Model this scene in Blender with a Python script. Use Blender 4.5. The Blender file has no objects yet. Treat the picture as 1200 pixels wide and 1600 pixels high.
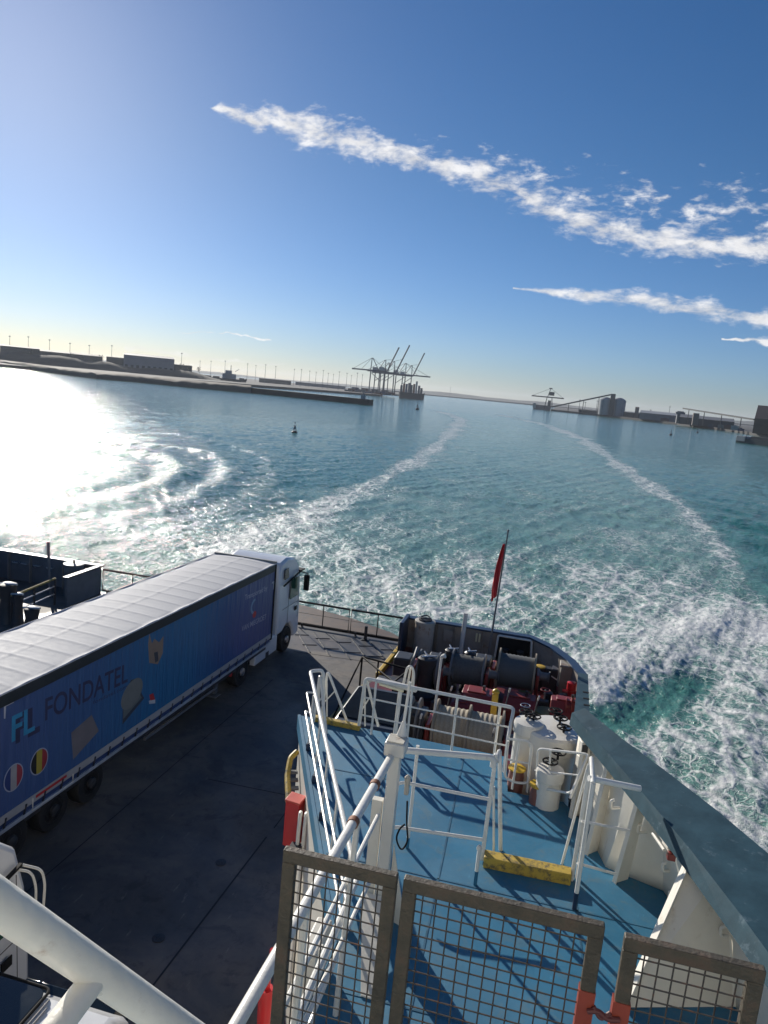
import bpy, math, random
import numpy as np
from mathutils import Vector, Matrix
random.seed(7); rng = np.random.default_rng(5)
R = math.radians
SC = bpy.context.scene
COL = SC.collection
# ------------------------------------------------------------------ camera
FPX = 1160.0; PITCH = R(9.42); ROLL = R(5.31); YAW = R(12.85); HC = 13.7   # eye 13.7 m above the water; +Y runs aft along the ship
cam_d = bpy.data.cameras.new('camera'); cam = bpy.data.objects.new('camera', cam_d); COL.objects.link(cam)
cam_d.sensor_fit = 'VERTICAL'; cam_d.sensor_height = 36; cam_d.lens = FPX / 1600 * 36
cam_d.clip_start = 0.05; cam_d.clip_end = 90000
MC = Matrix.Rotation(YAW, 3, 'Z') @ Matrix.Rotation(math.pi/2 - PITCH, 3, 'X') @ Matrix.Rotation(ROLL, 3, 'Z')
cam.matrix_world = Matrix.Translation((0, 0, HC)) @ MC.to_4x4()
SC.camera = cam
SC.render.resolution_x = 768; SC.render.resolution_y = 1024
HAZE_DENSITY = 0.000065
# ------------------------------------------------------------------ sky and sun
SUN_EL = 20.5; SUN_AZ = -41.5          # degrees, azimuth from +Y towards +X
w = bpy.data.worlds.new('World'); SC.world = w; w.use_nodes = True
SC.view_settings.view_transform = 'Standard'; SC.view_settings.look = 'None'
SC.view_settings.exposure = 0.3; SC.view_settings.gamma = 1.0
SUN_POWER = 4.6; SKY_POWER = 0.055
sd = bpy.data.lights.new('sun', 'SUN'); sd.energy = SUN_POWER; sd.angle = R(0.53); sd.color = (1.0, 0.94, 0.84)
so = bpy.data.objects.new('sun', sd); COL.objects.link(so)
sdir = Vector((math.cos(R(SUN_EL))*math.sin(R(SUN_AZ)), math.cos(R(SUN_EL))*math.cos(R(SUN_AZ)), math.sin(R(SUN_EL))))
so.rotation_euler = sdir.to_track_quat('Z', 'Y').to_euler(); so.location = (0, 0, 60)

def ray(px, py):
    return (MC @ Vector(((px-600)/FPX, -(py-800)/FPX, -1))).normalized()
def at(px, py, z):
    d = ray(px, py); t = (z-HC)/d.z; return Vector((d.x*t, d.y*t, z))
def atY(px, py, Y):
    d = ray(px, py); t = Y/d.y; return Vector((d.x*t, Y, HC+d.z*t))
def atX(px, py, X):
    d = ray(px, py); t = X/d.x; return Vector((X, d.y*t, HC+d.z*t))
def far(px, D, dz=0):
    d = ray(px, 551+.093*px); h = Vector((d.x, d.y)).normalized()*D; return Vector((h.x, h.y, dz))
def lerp(a, b, t): return a + (b-a)*t

def build_world():
    nt = w.node_tree; nt.nodes.clear(); N = nt.nodes.new; L = nt.links.new
    out = N('ShaderNodeOutputWorld'); bg = N('ShaderNodeBackground'); bg.inputs[1].default_value = SKY_POWER
    sky = N('ShaderNodeTexSky'); sky.sky_type = 'NISHITA'; sky.sun_disc = False
    sky.sun_elevation = R(SUN_EL); sky.sun_rotation = R(SUN_AZ)
    sky.altitude = 0; sky.air_density = 1.0; sky.dust_density = 0.25; sky.ozone_density = 4.0
    tc = N('ShaderNodeTexCoord')
    def vm(op, a, b=None):
        n = N('ShaderNodeVectorMath'); n.operation = op
        L(a, n.inputs[0])
        if b is not None:
            if isinstance(b, (tuple, Vector)): n.inputs[1].default_value = b
            else: L(b, n.inputs[1])
        return n
    def m(op, a, b=None, c=None):
        n = N('ShaderNodeMath'); n.operation = op
        for i, v in enumerate((a, b, c)):
            if v is None: continue
            if isinstance(v, (int, float)): n.inputs[i].default_value = v
            else: L(v, n.inputs[i])
        return n.outputs[0]
    G = tc.outputs['Generated']
    # fixed compass frame of the cloud bank
    f = Vector((-0.03, 0.965, 0.26)).normalized(); e1 = Vector((1, 0, 0)); e1 = (e1 - f*e1.dot(f)).normalized(); e2 = e1.cross(f)
    def uv(v):
        k = v.dot(f); return (v.dot(e1)/k, v.dot(e2)/k)
    k = vm('DOT_PRODUCT', G, f).outputs['Value']
    u = m('DIVIDE', vm('DOT_PRODUCT', G, e1).outputs['Value'], m('MAXIMUM', k, .05))
    v = m('DIVIDE', vm('DOT_PRODUCT', G, e2).outputs['Value'], m('MAXIMUM', k, .05))
    def fcurve(pts, lo, hi):
        n = N('ShaderNodeFloatCurve'); c = n.mapping.curves[0]; n.mapping.use_clip = False
        pts = sorted(pts)
        c.points[0].location = ((pts[0][0]+1)/2, (pts[0][1]-lo)/(hi-lo)); c.points[1].location = ((pts[-1][0]+1)/2, (pts[-1][1]-lo)/(hi-lo))
        for a, b in pts[1:-1]: c.points.new((a+1)/2, (b-lo)/(hi-lo))
        for p in c.points: p.handle_type = 'VECTOR'
        n.mapping.update()
        L(m('MULTIPLY_ADD', u, .5, .5), n.inputs['Value'])
        return m('MULTIPLY_ADD', n.outputs[0], hi-lo, lo)
    comb0 = N('ShaderNodeCombineXYZ'); L(u, comb0.inputs[0]); L(v, comb0.inputs[1])
    rg = N('ShaderNodeTexNoise'); rg.inputs['Scale'].default_value = 26; rg.inputs['Detail'].default_value = 5; L(comb0.outputs[0], rg.inputs['Vector'])
    vr = m('ADD', v, m('MULTIPLY_ADD', rg.outputs['Fac'], .022, -.011))
    def band(upper, lower, vr=vr):
        up = [uv(ray(x, y)) for x, y in upper]; lo = [uv(ray(x, y)) for x, y in lower]
        a = fcurve(up, -1, 1); b = fcurve(lo, -1, 1)
        mid = m('MULTIPLY', m('ADD', a, b), .5); hw0 = m('MULTIPLY', m('ABSOLUTE', m('SUBTRACT', a, b)), .5); hw = m('MAXIMUM', hw0, .0006)
        return m('SUBTRACT', m('SUBTRACT', 1, m('DIVIDE', m('ABSOLUTE', m('SUBTRACT', vr, mid)), hw)), m('MULTIPLY', m('LESS_THAN', hw0, .0011), 5))     # 1 in the middle, 0 at the rim
    comb = N('ShaderNodeCombineXYZ'); L(u, comb.inputs[0]); L(v, comb.inputs[1])
    v0_ = v
    def noise(scale, sx, sy, rot, detail=8, rough=.6, dist=0., off=0.):
        mp = N('ShaderNodeMapping'); mp.inputs['Scale'].default_value = (sx, sy, 1); mp.inputs['Rotation'].default_value = (0, 0, rot)
        mp.inputs['Location'].default_value = (off, off, off)
        L(comb.outputs[0], mp.inputs[0])
        n = N('ShaderNodeTexNoise'); n.inputs['Scale'].default_value = scale; n.inputs['Detail'].default_value = detail
        n.inputs['Roughness'].default_value = rough; n.inputs['Distortion'].default_value = dist
        L(mp.outputs[0], n.inputs['Vector']); return n.outputs['Fac']
    n1 = noise(30, .6, 1.2, R(8), dist=.3); n2 = noise(70, .6, 1.5, R(8), 6, .6, .2, 3.3); n3 = noise(7, 1, 1, 0, 3, .5, 0, 9.)
    nn = m('MULTIPLY_ADD', m('ADD', m('MULTIPLY', n1, .55), m('MULTIPLY', n2, .45)), 1.7, -.35)
    def sstep(x, a, b):
        n = N('ShaderNodeMapRange'); n.interpolation_type = 'SMOOTHSTEP'; L(x, n.inputs[0]); n.inputs[1].default_value = a; n.inputs[2].default_value = b
        return n.outputs[0]
    main = band([(-200, 120), (300, 165), (338, 162), (490, 150), (640, 205), (760, 222), (900, 238), (1020, 268), (1200, 262), (1500, 260)],
                [(-200, 120.5), (300, 165.5), (338, 176), (480, 238), (640, 268), (760, 312), (900, 376), (1020, 406), (1200, 436), (1500, 470)])
    core = band([(-200, 120), (328, 168), (345, 161), (490, 160), (640, 222), (760, 246), (880, 300), (1020, 350), (1200, 350), (1500, 360)],
                [(-200, 120.5), (328, 168.5), (345, 185), (480, 240), (620, 266), (740, 300), (880, 374), (1020, 400), (1200, 425), (1500, 455)])
    b2 = band([(-200, 380), (790, 448), (802, 449), (1000, 452), (1200, 484), (1500, 515)], [(-200, 380.5), (790, 448.5), (802, 452), (1000, 486), (1200, 514), (1500, 560)], v)
    b3 = band([(-200, 440), (1115, 525), (1125, 525), (1200, 524), (1500, 530)], [(-200, 440.5), (1115, 525.5), (1125, 527), (1200, 544), (1500, 575)])
    w1 = band([(250, 519), (335, 518), (420, 526), (425, 531), (1500, 640)], [(250, 520), (335, 524), (420, 531), (425, 531.2), (1500, 640.2)])
    w2 = band([(-200, 505), (0, 516), (180, 534), (330, 556), (520, 578), (1500, 670)], [(-200, 522), (0, 530), (180, 545), (330, 563), (520, 578.2), (1500, 670.2)])
    def cover(bd, lo, hi, k=.42, clampv=1.0):
        x = m('ADD', nn, m('MULTIPLY', m('MINIMUM', m('MAXIMUM', bd, -1.5), clampv), k))
        return sstep(x, lo, hi)
    c = cover(main, .62, .95, .28, .5)
    c = m('MAXIMUM', c, cover(core, .52, .92, .34, .9))
    c = m('MAXIMUM', c, cover(b2, .46, .88, .32, .8)); c = m('MAXIMUM', c, cover(b3, .60, .9, .4))
    c = m('MAXIMUM', c, m('MULTIPLY', cover(w1, .62, .9, .36), .8)); c = m('MAXIMUM', c, m('MULTIPLY', cover(w2, .45, .9, .3), .42))
    front = m('MULTIPLY', m('GREATER_THAN', k, .25), m('MULTIPLY', m('GREATER_THAN', u, -.62), m('LESS_THAN', u, .8))); c = m('MULTIPLY', c, front)
    tone = N('ShaderNodeMapRange'); L(n1, tone.inputs[0]); tone.inputs[1].default_value = .35; tone.inputs[2].default_value = .65
    tone.inputs[3].default_value = 10; tone.inputs[4].default_value = 15.5
    cc = N('ShaderNodeVectorMath'); cc.operation = 'SCALE'; cc.inputs[0].default_value = (1.0, .985, .98); L(tone.outputs[0], cc.inputs['Scale'])
    mix = N('ShaderNodeMix'); mix.data_type = 'RGBA'; L(m('MULTIPLY', c, .88), mix.inputs['Factor']); hs = N('ShaderNodeHueSaturation'); hs.inputs['Saturation'].default_value = 1.2; L(sky.outputs[0], hs.inputs['Color'])
    sz = N('ShaderNodeSeparateXYZ'); L(G, sz.inputs[0]); tm = N('ShaderNodeMix'); tm.data_type = 'RGBA'; L(sstep(sz.outputs[2], .0, .30), tm.inputs['Factor'])
    tm.inputs['A'].default_value = (.76, .92, 1.32, 1); tm.inputs['B'].default_value = (.93, .97, 1.10, 1)
    ml = N('ShaderNodeMix'); ml.data_type = 'RGBA'; ml.blend_type = 'MULTIPLY'; ml.inputs['Factor'].default_value = 1; L(hs.outputs[0], ml.inputs['A']); L(tm.outputs['Result'], ml.inputs['B'])
    L(ml.outputs['Result'], mix.inputs['A']); L(cc.outputs[0], mix.inputs['B'])
    L(mix.outputs['Result'], bg.inputs[0]); L(bg.outputs[0], out.inputs[0])
build_world()

# ------------------------------------------------------------------ materials
MATS = {}
def mat(name, col, rough=.5, metal=0., var=.12, vscale=2.5, dirt=None, damt=.35, dscale=1.2, bump=.0, bscale=30, spec=.5, coat=0., runs=0., runcol=(.30, .15, .07)):
    if name in MATS: return MATS[name]
    m_ = bpy.data.materials.new(name); m_.use_nodes = True; nt = m_.node_tree; N = nt.nodes.new; L = nt.links.new
    b = nt.nodes['Principled BSDF']; b.inputs['Metallic'].default_value = metal; b.inputs['Roughness'].default_value = rough
    b.inputs['Specular IOR Level'].default_value = spec; b.inputs['Coat Weight'].default_value = coat
    tc = N('ShaderNodeTexCoord'); geo = N('ShaderNodeNewGeometry')
    n = N('ShaderNodeTexNoise'); n.inputs['Scale'].default_value = vscale; n.inputs['Detail'].default_value = 7; n.inputs['Roughness'].default_value = .6
    L(geo.outputs['Position'], n.inputs['Vector'])
    mr = N('ShaderNodeMapRange'); L(n.outputs['Fac'], mr.inputs[0]); mr.inputs[1].default_value = .3; mr.inputs[2].default_value = .7
    mr.inputs[3].default_value = 1-var; mr.inputs[4].default_value = 1+var
    sc = N('ShaderNodeVectorMath'); sc.operation = 'SCALE'; sc.inputs[0].default_value = col; L(mr.outputs[0], sc.inputs['Scale'])
    last = sc.outputs[0]
    if dirt:
        d = N('ShaderNodeTexNoise'); d.inputs['Scale'].default_value = dscale; d.inputs['Detail'].default_value = 9; d.inputs['Roughness'].default_value = .72
        L(geo.outputs['Position'], d.inputs['Vector'])
        r = N('ShaderNodeMapRange'); r.interpolation_type = 'SMOOTHSTEP'; L(d.outputs['Fac'], r.inputs[0]); r.inputs[1].default_value = .62-damt*.35; r.inputs[2].default_value = .78-damt*.25
        r.inputs[4].default_value = min(1, .5+damt)
        mx = N('ShaderNodeMix'); mx.data_type = 'RGBA'; L(r.outputs[0], mx.inputs['Factor']); L(last, mx.inputs['A']); mx.inputs['B'].default_value = (*dirt, 1)
        last = mx.outputs['Result']
    if runs:
        mpn = N('ShaderNodeMapping'); mpn.inputs['Scale'].default_value = (7, 7, .45); L(geo.outputs['Position'], mpn.inputs[0])
        rn = N('ShaderNodeTexNoise'); rn.inputs['Scale'].default_value = 1.6; rn.inputs['Detail'].default_value = 8; rn.inputs['Roughness'].default_value = .75; L(mpn.outputs[0], rn.inputs['Vector'])
        rm = N('ShaderNodeMapRange'); rm.interpolation_type = 'SMOOTHSTEP'; L(rn.outputs['Fac'], rm.inputs[0]); rm.inputs[1].default_value = .60; rm.inputs[2].default_value = .76; rm.inputs[4].default_value = runs
        rx = N('ShaderNodeMix'); rx.data_type = 'RGBA'; L(rm.outputs[0], rx.inputs['Factor']); L(last, rx.inputs['A']); rx.inputs['B'].default_value = (*runcol, 1); last = rx.outputs['Result']
    L(last, b.inputs['Base Color'])
    rr = N('ShaderNodeMapRange'); L(n.outputs['Fac'], rr.inputs[0]); rr.inputs[3].default_value = max(0, rough-.12); rr.inputs[4].default_value = min(1, rough+.12); L(rr.outputs[0], b.inputs['Roughness'])
    if bump:
        bn = N('ShaderNodeTexNoise'); bn.inputs['Scale'].default_value = bscale; bn.inputs['Detail'].default_value = 5; L(geo.outputs['Position'], bn.inputs['Vector'])
        bp = N('ShaderNodeBump'); bp.inputs['Strength'].default_value = bump; bp.inputs['Distance'].default_value = .01; L(bn.outputs['Fac'], bp.inputs['Height']); L(bp.outputs[0], b.inputs['Normal'])
    MATS[name] = m_; return m_
RUST = (.16, .06, .025)
white = mat('white_paint', (.74, .71, .64), .35, var=.07, dirt=(.42, .33, .22), damt=.05, dscale=3, bump=.35, bscale=9, runs=.45)
whiteP = mat('white_pipe_paint', (.78, .76, .70), .3, var=.06, dirt=(.33, .16, .07), damt=.06, dscale=7, bump=.4, bscale=22)
cream = mat('cream_paint', (.74, .70, .61), .45, var=.10, vscale=1.2, dirt=(.45, .36, .24), damt=.12, dscale=2.2, bump=.5, bscale=4, runs=.5)
capm = mat('cap_blue_grey', (.024, .066, .09), .62, spec=.3, var=.25, vscale=3, dirt=(.16, .22, .26), damt=.15, dscale=4, bump=.3, bscale=10)
navy = mat('navy_paint', (.015, .03, .07), .4, var=.2, dirt=(.05, .06, .08), damt=.2)
dgrey = mat('dark_grey_steel', (.035, .037, .042), .45, var=.3, dirt=(.09, .05, .03), damt=.25, dscale=5)
mgrey = mat('grey_steel', (.16, .165, .17), .5, var=.2, dirt=(.2, .12, .07), damt=.2, dscale=3)
black = mat('black_paint', (.010, .010, .011), .65, var=.3, spec=.2)
bulwin = mat('bulwark_inside_grey', (.30, .27, .24), .55, var=.15, dirt=(.2, .12, .07), damt=.3, dscale=2, runs=.6)
redp = mat('red_oxide_deck', (.16, .022, .022), .4, var=.3, dirt=(.05, .03, .03), damt=.35, dscale=2, bump=.3)
redm = mat('red_machine_paint', (.24, .035, .03), .4, var=.15, dirt=(.12, .05, .04), damt=.2)
red = mat('signal_red', (.55, .02, .025), .35, var=.08)
yel = mat('yellow_paint', (.60, .38, .035), .45, var=.12, dirt=(.18, .13, .06), damt=.25, dscale=6)
yelw = mat('worn_yellow_paint', (.52, .36, .06), .55, var=.15, dirt=(.10, .09, .06), damt=.5, dscale=9, bump=.3)
brown = mat('rusty_plate', (.10, .062, .042), .6, var=.25, dirt=(.05, .045, .045), damt=.4, dscale=1.5, bump=.5)
rope = mat('weathered_rope', (.42, .35, .24), .8, var=.2, vscale=20)
roped = mat('dark_rope', (.10, .10, .095), .8, var=.25, vscale=15)
fenc = mat('weathered_fence_steel', (.075, .063, .045), .6, var=.3, vscale=9, dirt=(.10, .065, .045), damt=.4, dscale=9, bump=.6, bscale=60)
wire = mat('rusty_wire', (.045, .04, .036), .6, var=.3, vscale=30, dirt=RUST, damt=.3, dscale=20)
ora = mat('orange_red_primer', (.30, .055, .03), .5, var=.15)
glass = mat('dark_glass', (.012, .017, .02), .06, var=.1, spec=.8)
rubber = mat('tyre_rubber', (.018, .018, .019), .75, var=.2)
truckw = mat('white_truck_paint', (.74, .75, .76), .22, var=.03, coat=.3)
alu = mat('aluminium', (.5, .5, .52), .35, metal=.8, var=.1)

def deck_mat(name, base, second, wetcol, rough, wetrough, scale):
    m_ = bpy.data.materials.new(name); m_.use_nodes = True; nt = m_.node_tree; N = nt.nodes.new; L = nt.links.new
    b = nt.nodes['Principled BSDF']; geo = N('ShaderNodeNewGeometry')
    def nz(s, d=8, r=.65, dist=.4):
        n = N('ShaderNodeTexNoise'); n.inputs['Scale'].default_value = s; n.inputs['Detail'].default_value = d; n.inputs['Roughness'].default_value = r; n.inputs['Distortion'].default_value = dist
        L(geo.outputs['Position'], n.inputs['Vector']); return n.outputs['Fac']
    def mr(x, a, b_, c, d):
        n = N('ShaderNodeMapRange'); n.interpolation_type = 'SMOOTHSTEP'; L(x, n.inputs[0])
        for i, q in enumerate((a, b_, c, d)): n.inputs[i+1].default_value = q
        return n.outputs[0]
    def mx(f, A, B):
        n = N('ShaderNodeMix'); n.data_type = 'RGBA'; L(f, n.inputs['Factor'])
        for s, q in (('A', A), ('B', B)):
            if isinstance(q, tuple): n.inputs[s].default_value = (*q, 1)
            else: L(q, n.inputs[s])
        return n.outputs['Result']
    big = nz(scale); small = nz(scale*9, 6); wet = nz(scale*.45, 5, .55, 1.)
    c1 = mx(mr(big, .35, .65, 0, 1), base, second)
    mid_ = nz(scale*2.7, 9, .72, .8); c1 = mx(mr(mid_, .54, .62, 0, .45), c1, wetcol)
    c2 = mx(mr(small, .5, .8, 0, .6), c1, wetcol)
    smap = N('ShaderNodeMapping'); smap.inputs['Rotation'].default_value = (0, 0, .5); smap.inputs['Scale'].default_value = (1, .22, 1); L(geo.outputs['Position'], smap.inputs[0])
    sn = N('ShaderNodeTexNoise'); sn.inputs['Scale'].default_value = scale*14; sn.inputs['Detail'].default_value = 6; sn.inputs['Roughness'].default_value = .7; L(smap.outputs[0], sn.inputs['Vector'])
    c2 = mx(mr(sn.outputs['Fac'], .62, .74, 0, .45), c2, tuple(min(1, q*1.9+.05) for q in second))
    rs_ = nz(scale*5, 10, .8, .2); c2 = mx(mr(rs_, .66, .74, 0, .7), c2, (.09, .045, .028))
    L(c2, b.inputs['Base Color'])
    L(mr(wet, .42, .58, rough, wetrough), b.inputs['Roughness'])
    bp = N('ShaderNodeBump'); bp.inputs['Strength'].default_value = .25; bp.inputs['Distance'].default_value = .01; L(small, bp.inputs['Height']); L(bp.outputs[0], b.inputs['Normal'])
    MATS[name] = m_; return m_
cargo_m = deck_mat('cargo_deck_paint', (.068, .068, .070), (.155, .13, .108), (.034, .031, .032), .72, .42, .45)
blue_m = deck_mat('blue_deck_paint', (.026, .145, .25), (.040, .185, .31), (.10, .17, .20), .6, .45, .9)

# ------------------------------------------------------------------ mesh helpers
class MB:
    def __init__(s): s.v = []; s.f = []
    def add(s, vs, fs):
        o = len(s.v); s.v += [tuple(p) for p in vs]; s.f += [tuple(i+o for i in f) for f in fs]; return s
    def box(s, x0, y0, z0, x1, y1, z1, rot=0, piv=None):
        vs = [(x, y, z) for z in (z0, z1) for y in (y0, y1) for x in (x0, x1)]
        if rot:
            px, py = piv or ((x0+x1)/2, (y0+y1)/2); c, q = math.cos(rot), math.sin(rot)
            vs = [(px+(x-px)*c-(y-py)*q, py+(x-px)*q+(y-py)*c, z) for x, y, z in vs]
        return s.add(vs, [(0, 2, 3, 1), (4, 5, 7, 6), (0, 1, 5, 4), (2, 6, 7, 3), (0, 4, 6, 2), (1, 3, 7, 5)])
    def tube(s, p0, p1, r, n=10, r1=None, caps=True):
        p0 = Vector(p0); p1 = Vector(p1); d = (p1-p0)
        if d.length < 1e-6: return s
        q = d.to_track_quat('Z', 'Y'); r1 = r if r1 is None else r1; vs = []
        for p, rr in ((p0, r), (p1, r1)):
            for i in range(n):
                a = 2*math.pi*i/n; vs.append(p + q @ Vector((rr*math.cos(a), rr*math.sin(a), 0)))
        fs = [(i, (i+1) % n, n+(i+1) % n, n+i) for i in range(n)]
        if caps: fs += [tuple(range(n-1, -1, -1)), tuple(range(n, 2*n))]
        return s.add(vs, fs)
    def path(s, pts, r, n=10, bend=0., closed=False, seg=5):
        P = [Vector(p) for p in pts]
        if bend > 0:
            Q = []; m_ = len(P)
            for i, p in enumerate(P):
                if not closed and i in (0, m_-1): Q.append(p); continue
                a = P[i-1]; b = P[(i+1) % m_]; ba = min(bend, (a-p).length*.45); bb = min(bend, (b-p).length*.45)
                A = p+(a-p).normalized()*ba; B = p+(b-p).normalized()*bb
                for k in range(seg+1):
                    t = k/seg; Q.append(A*(1-t)**2 + p*2*t*(1-t) + B*t*t)
            P = Q
        m_ = len(P); vs = []; fs = []; up = None
        for i in range(m_):
            a = P[i-1] if (i > 0 or closed) else P[i]; b = P[(i+1) % m_] if (i < m_-1 or closed) else P[i]
            d = (b-a).normalized()
            if up is None:
                up = Vector((0, 0, 1)) if abs(d.z) < .9 else Vector((1, 0, 0))
            sx = d.cross(up)
            if sx.length < 1e-4: sx = d.cross(Vector((.3, 1, .2)))
            sx.normalize(); up = sx.cross(d).normalized()
            for k in range(n):
                t = 2*math.pi*k/n; vs.append(P[i] + sx*(r*math.cos(t)) + up*(r*math.sin(t)))
        for i in range(m_ if closed else m_-1):
            j = (i+1) % m_
            for k in range(n): fs.append((i*n+k, i*n+(k+1) % n, j*n+(k+1) % n, j*n+k))
        if not closed: fs += [tuple(range(n-1, -1, -1)), tuple(range((m_-1)*n, m_*n))]
        return s.add(vs, fs)
    def bar(s, p0, p1, wx, wz, up=(0, 0, 1)):
        p0 = Vector(p0); p1 = Vector(p1); d = (p1-p0).normalized(); u = Vector(up)
        sx = d.cross(u)
        if sx.length < 1e-4: sx = Vector((1, 0, 0))
        sx.normalize(); u = sx.cross(d).normalized(); vs = []
        for p in (p0, p1):
            for a, b in ((-1, -1), (1, -1), (1, 1), (-1, 1)): vs.append(p + sx*(a*wx/2) + u*(b*wz/2))
        return s.add(vs, [(3, 2, 1, 0), (4, 5, 6, 7), (0, 1, 5, 4), (1, 2, 6, 5), (2, 3, 7, 6), (3, 0, 4, 7)])
    def lathe(s, c, prof, n=24, axis='Z'):
        c = Vector(c); vs = []; fs = []; m_ = len(prof)
        for r, h in prof:
            for i in range(n):
                a = 2*math.pi*i/n; p = (r*math.cos(a), r*math.sin(a), h)
                if axis == 'X': p = (p[2], p[0], p[1])
                if axis == 'Y': p = (p[0], p[2], p[1])
                vs.append(c+Vector(p))
        for j in range(m_-1):
            for i in range(n):
                q = (j*n+i, j*n+(i+1) % n, (j+1)*n+(i+1) % n, (j+1)*n+i)
                fs.append(q if axis != 'Y' else q[::-1])
        fs.append(tuple(range(n-1, -1, -1)) if axis != 'Y' else tuple(range(n))); e = tuple(range((m_-1)*n, m_*n)); fs.append(e if axis != 'Y' else e[::-1])
        return s.add(vs, fs)
    def prism(s, poly, z0, z1):
        n = len(poly); A = sum(poly[i][0]*poly[(i+1) % n][1]-poly[(i+1) % n][0]*poly[i][1] for i in range(n))
        if A < 0: poly = poly[::-1]
        vs = [(x, y, z0) for x, y in poly]+[(x, y, z1) for x, y in poly]
        return s.add(vs, [tuple(range(n-1, -1, -1)), tuple(range(n, 2*n))]+[(i, (i+1) % n, n+(i+1) % n, n+i) for i in range(n)])
    def slab(s, pts, off):                                # a flat polygon of any tilt given thickness off (a vector)
        n = len(pts); pts = [Vector(p) for p in pts]; off = Vector(off)
        return s.add(pts+[p+off for p in pts], [tuple(range(n-1, -1, -1)), tuple(range(n, 2*n))]+[(i, (i+1) % n, n+(i+1) % n, n+i) for i in range(n)])
    def wall(s, line, z0, z1, t):                         # wall of thickness t along a polyline
        for (a, b) in zip(line[:-1], line[1:]):
            d = Vector((b[0]-a[0], b[1]-a[1])).normalized(); n_ = Vector((-d.y, d.x))*t/2
            s.prism([(a[0]+n_.x, a[1]+n_.y), (b[0]+n_.x, b[1]+n_.y), (b[0]-n_.x, b[1]-n_.y), (a[0]-n_.x, a[1]-n_.y)], z0, z1)
        return s
    def build(s, name, m_, parent=None, bevel=0., smooth=True, tag_=None):
        org = Vector((0, 0, 0))
        if parent is not None:
            p = parent
            while p: org += p.location; p = p.parent
        me = bpy.data.meshes.new(name)
        loc = Vector((0, 0, 0))
        if parent is None and tag_ != 'keep':             # top-level mesh: origin at its base
            V = np.array(s.v); loc = Vector(((V[:, 0].min()+V[:, 0].max())/2, (V[:, 1].min()+V[:, 1].max())/2, V[:, 2].min()))
        me.from_pydata([tuple(Vector(p)-org-loc) for p in s.v], [], s.f); me.update()
        if m_: me.materials.append(m_)
        if smooth:
            me.shade_smooth(); me.set_sharp_from_angle(angle=R(35))
        o = bpy.data.objects.new(name, me); COL.objects.link(o); o.location = loc
        if parent is not None: o.parent = parent
        if bevel:
            b = o.modifiers.new('bevel', 'BEVEL'); b.width = bevel; b.segments = 2; b.limit_method = 'ANGLE'; b.angle_limit = R(40)
        return o
def tag(o, label=None, cat=None, group=None, kind=None):
    if label: o['label'] = label
    if cat: o['category'] = cat
    if group: o['group'] = group
    if kind: o['kind'] = kind
    return o
def empty(name, loc, label, cat, group=None):
    o = bpy.data.objects.new(name, None); COL.objects.link(o); o.location = loc; o.empty_display_size = .3
    return tag(o, label, cat, group)
def struct(o): o['kind'] = 'structure'; return o
def copy_thing(o, loc, label=None, parent=None, rz=None):
    c = o.copy(); COL.objects.link(c); c.parent = parent
    if parent is None:
        c.location = loc
        if label: c['label'] = label
        if rz is not None: c.rotation_euler.z = rz
    for ch in o.children: copy_thing(ch, None, None, c)
    return c
def text_mesh(body, size, depth=.004, bold=0., shear=0., sx=1., align='LEFT'):
    c = bpy.data.curves.new('txt', 'FONT'); c.body = body; c.size = size; c.extrude = depth/2; c.offset = bold; c.shear = shear; c.align_x = align
    o = bpy.data.objects.new('txt', c); COL.objects.link(o)
    dg = bpy.context.evaluated_depsgraph_get(); me = bpy.data.meshes.new_from_object(o.evaluated_get(dg))
    bpy.data.objects.remove(o); bpy.data.curves.remove(c)
    for v in me.vertices: v.co.x *= sx
    return me

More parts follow.
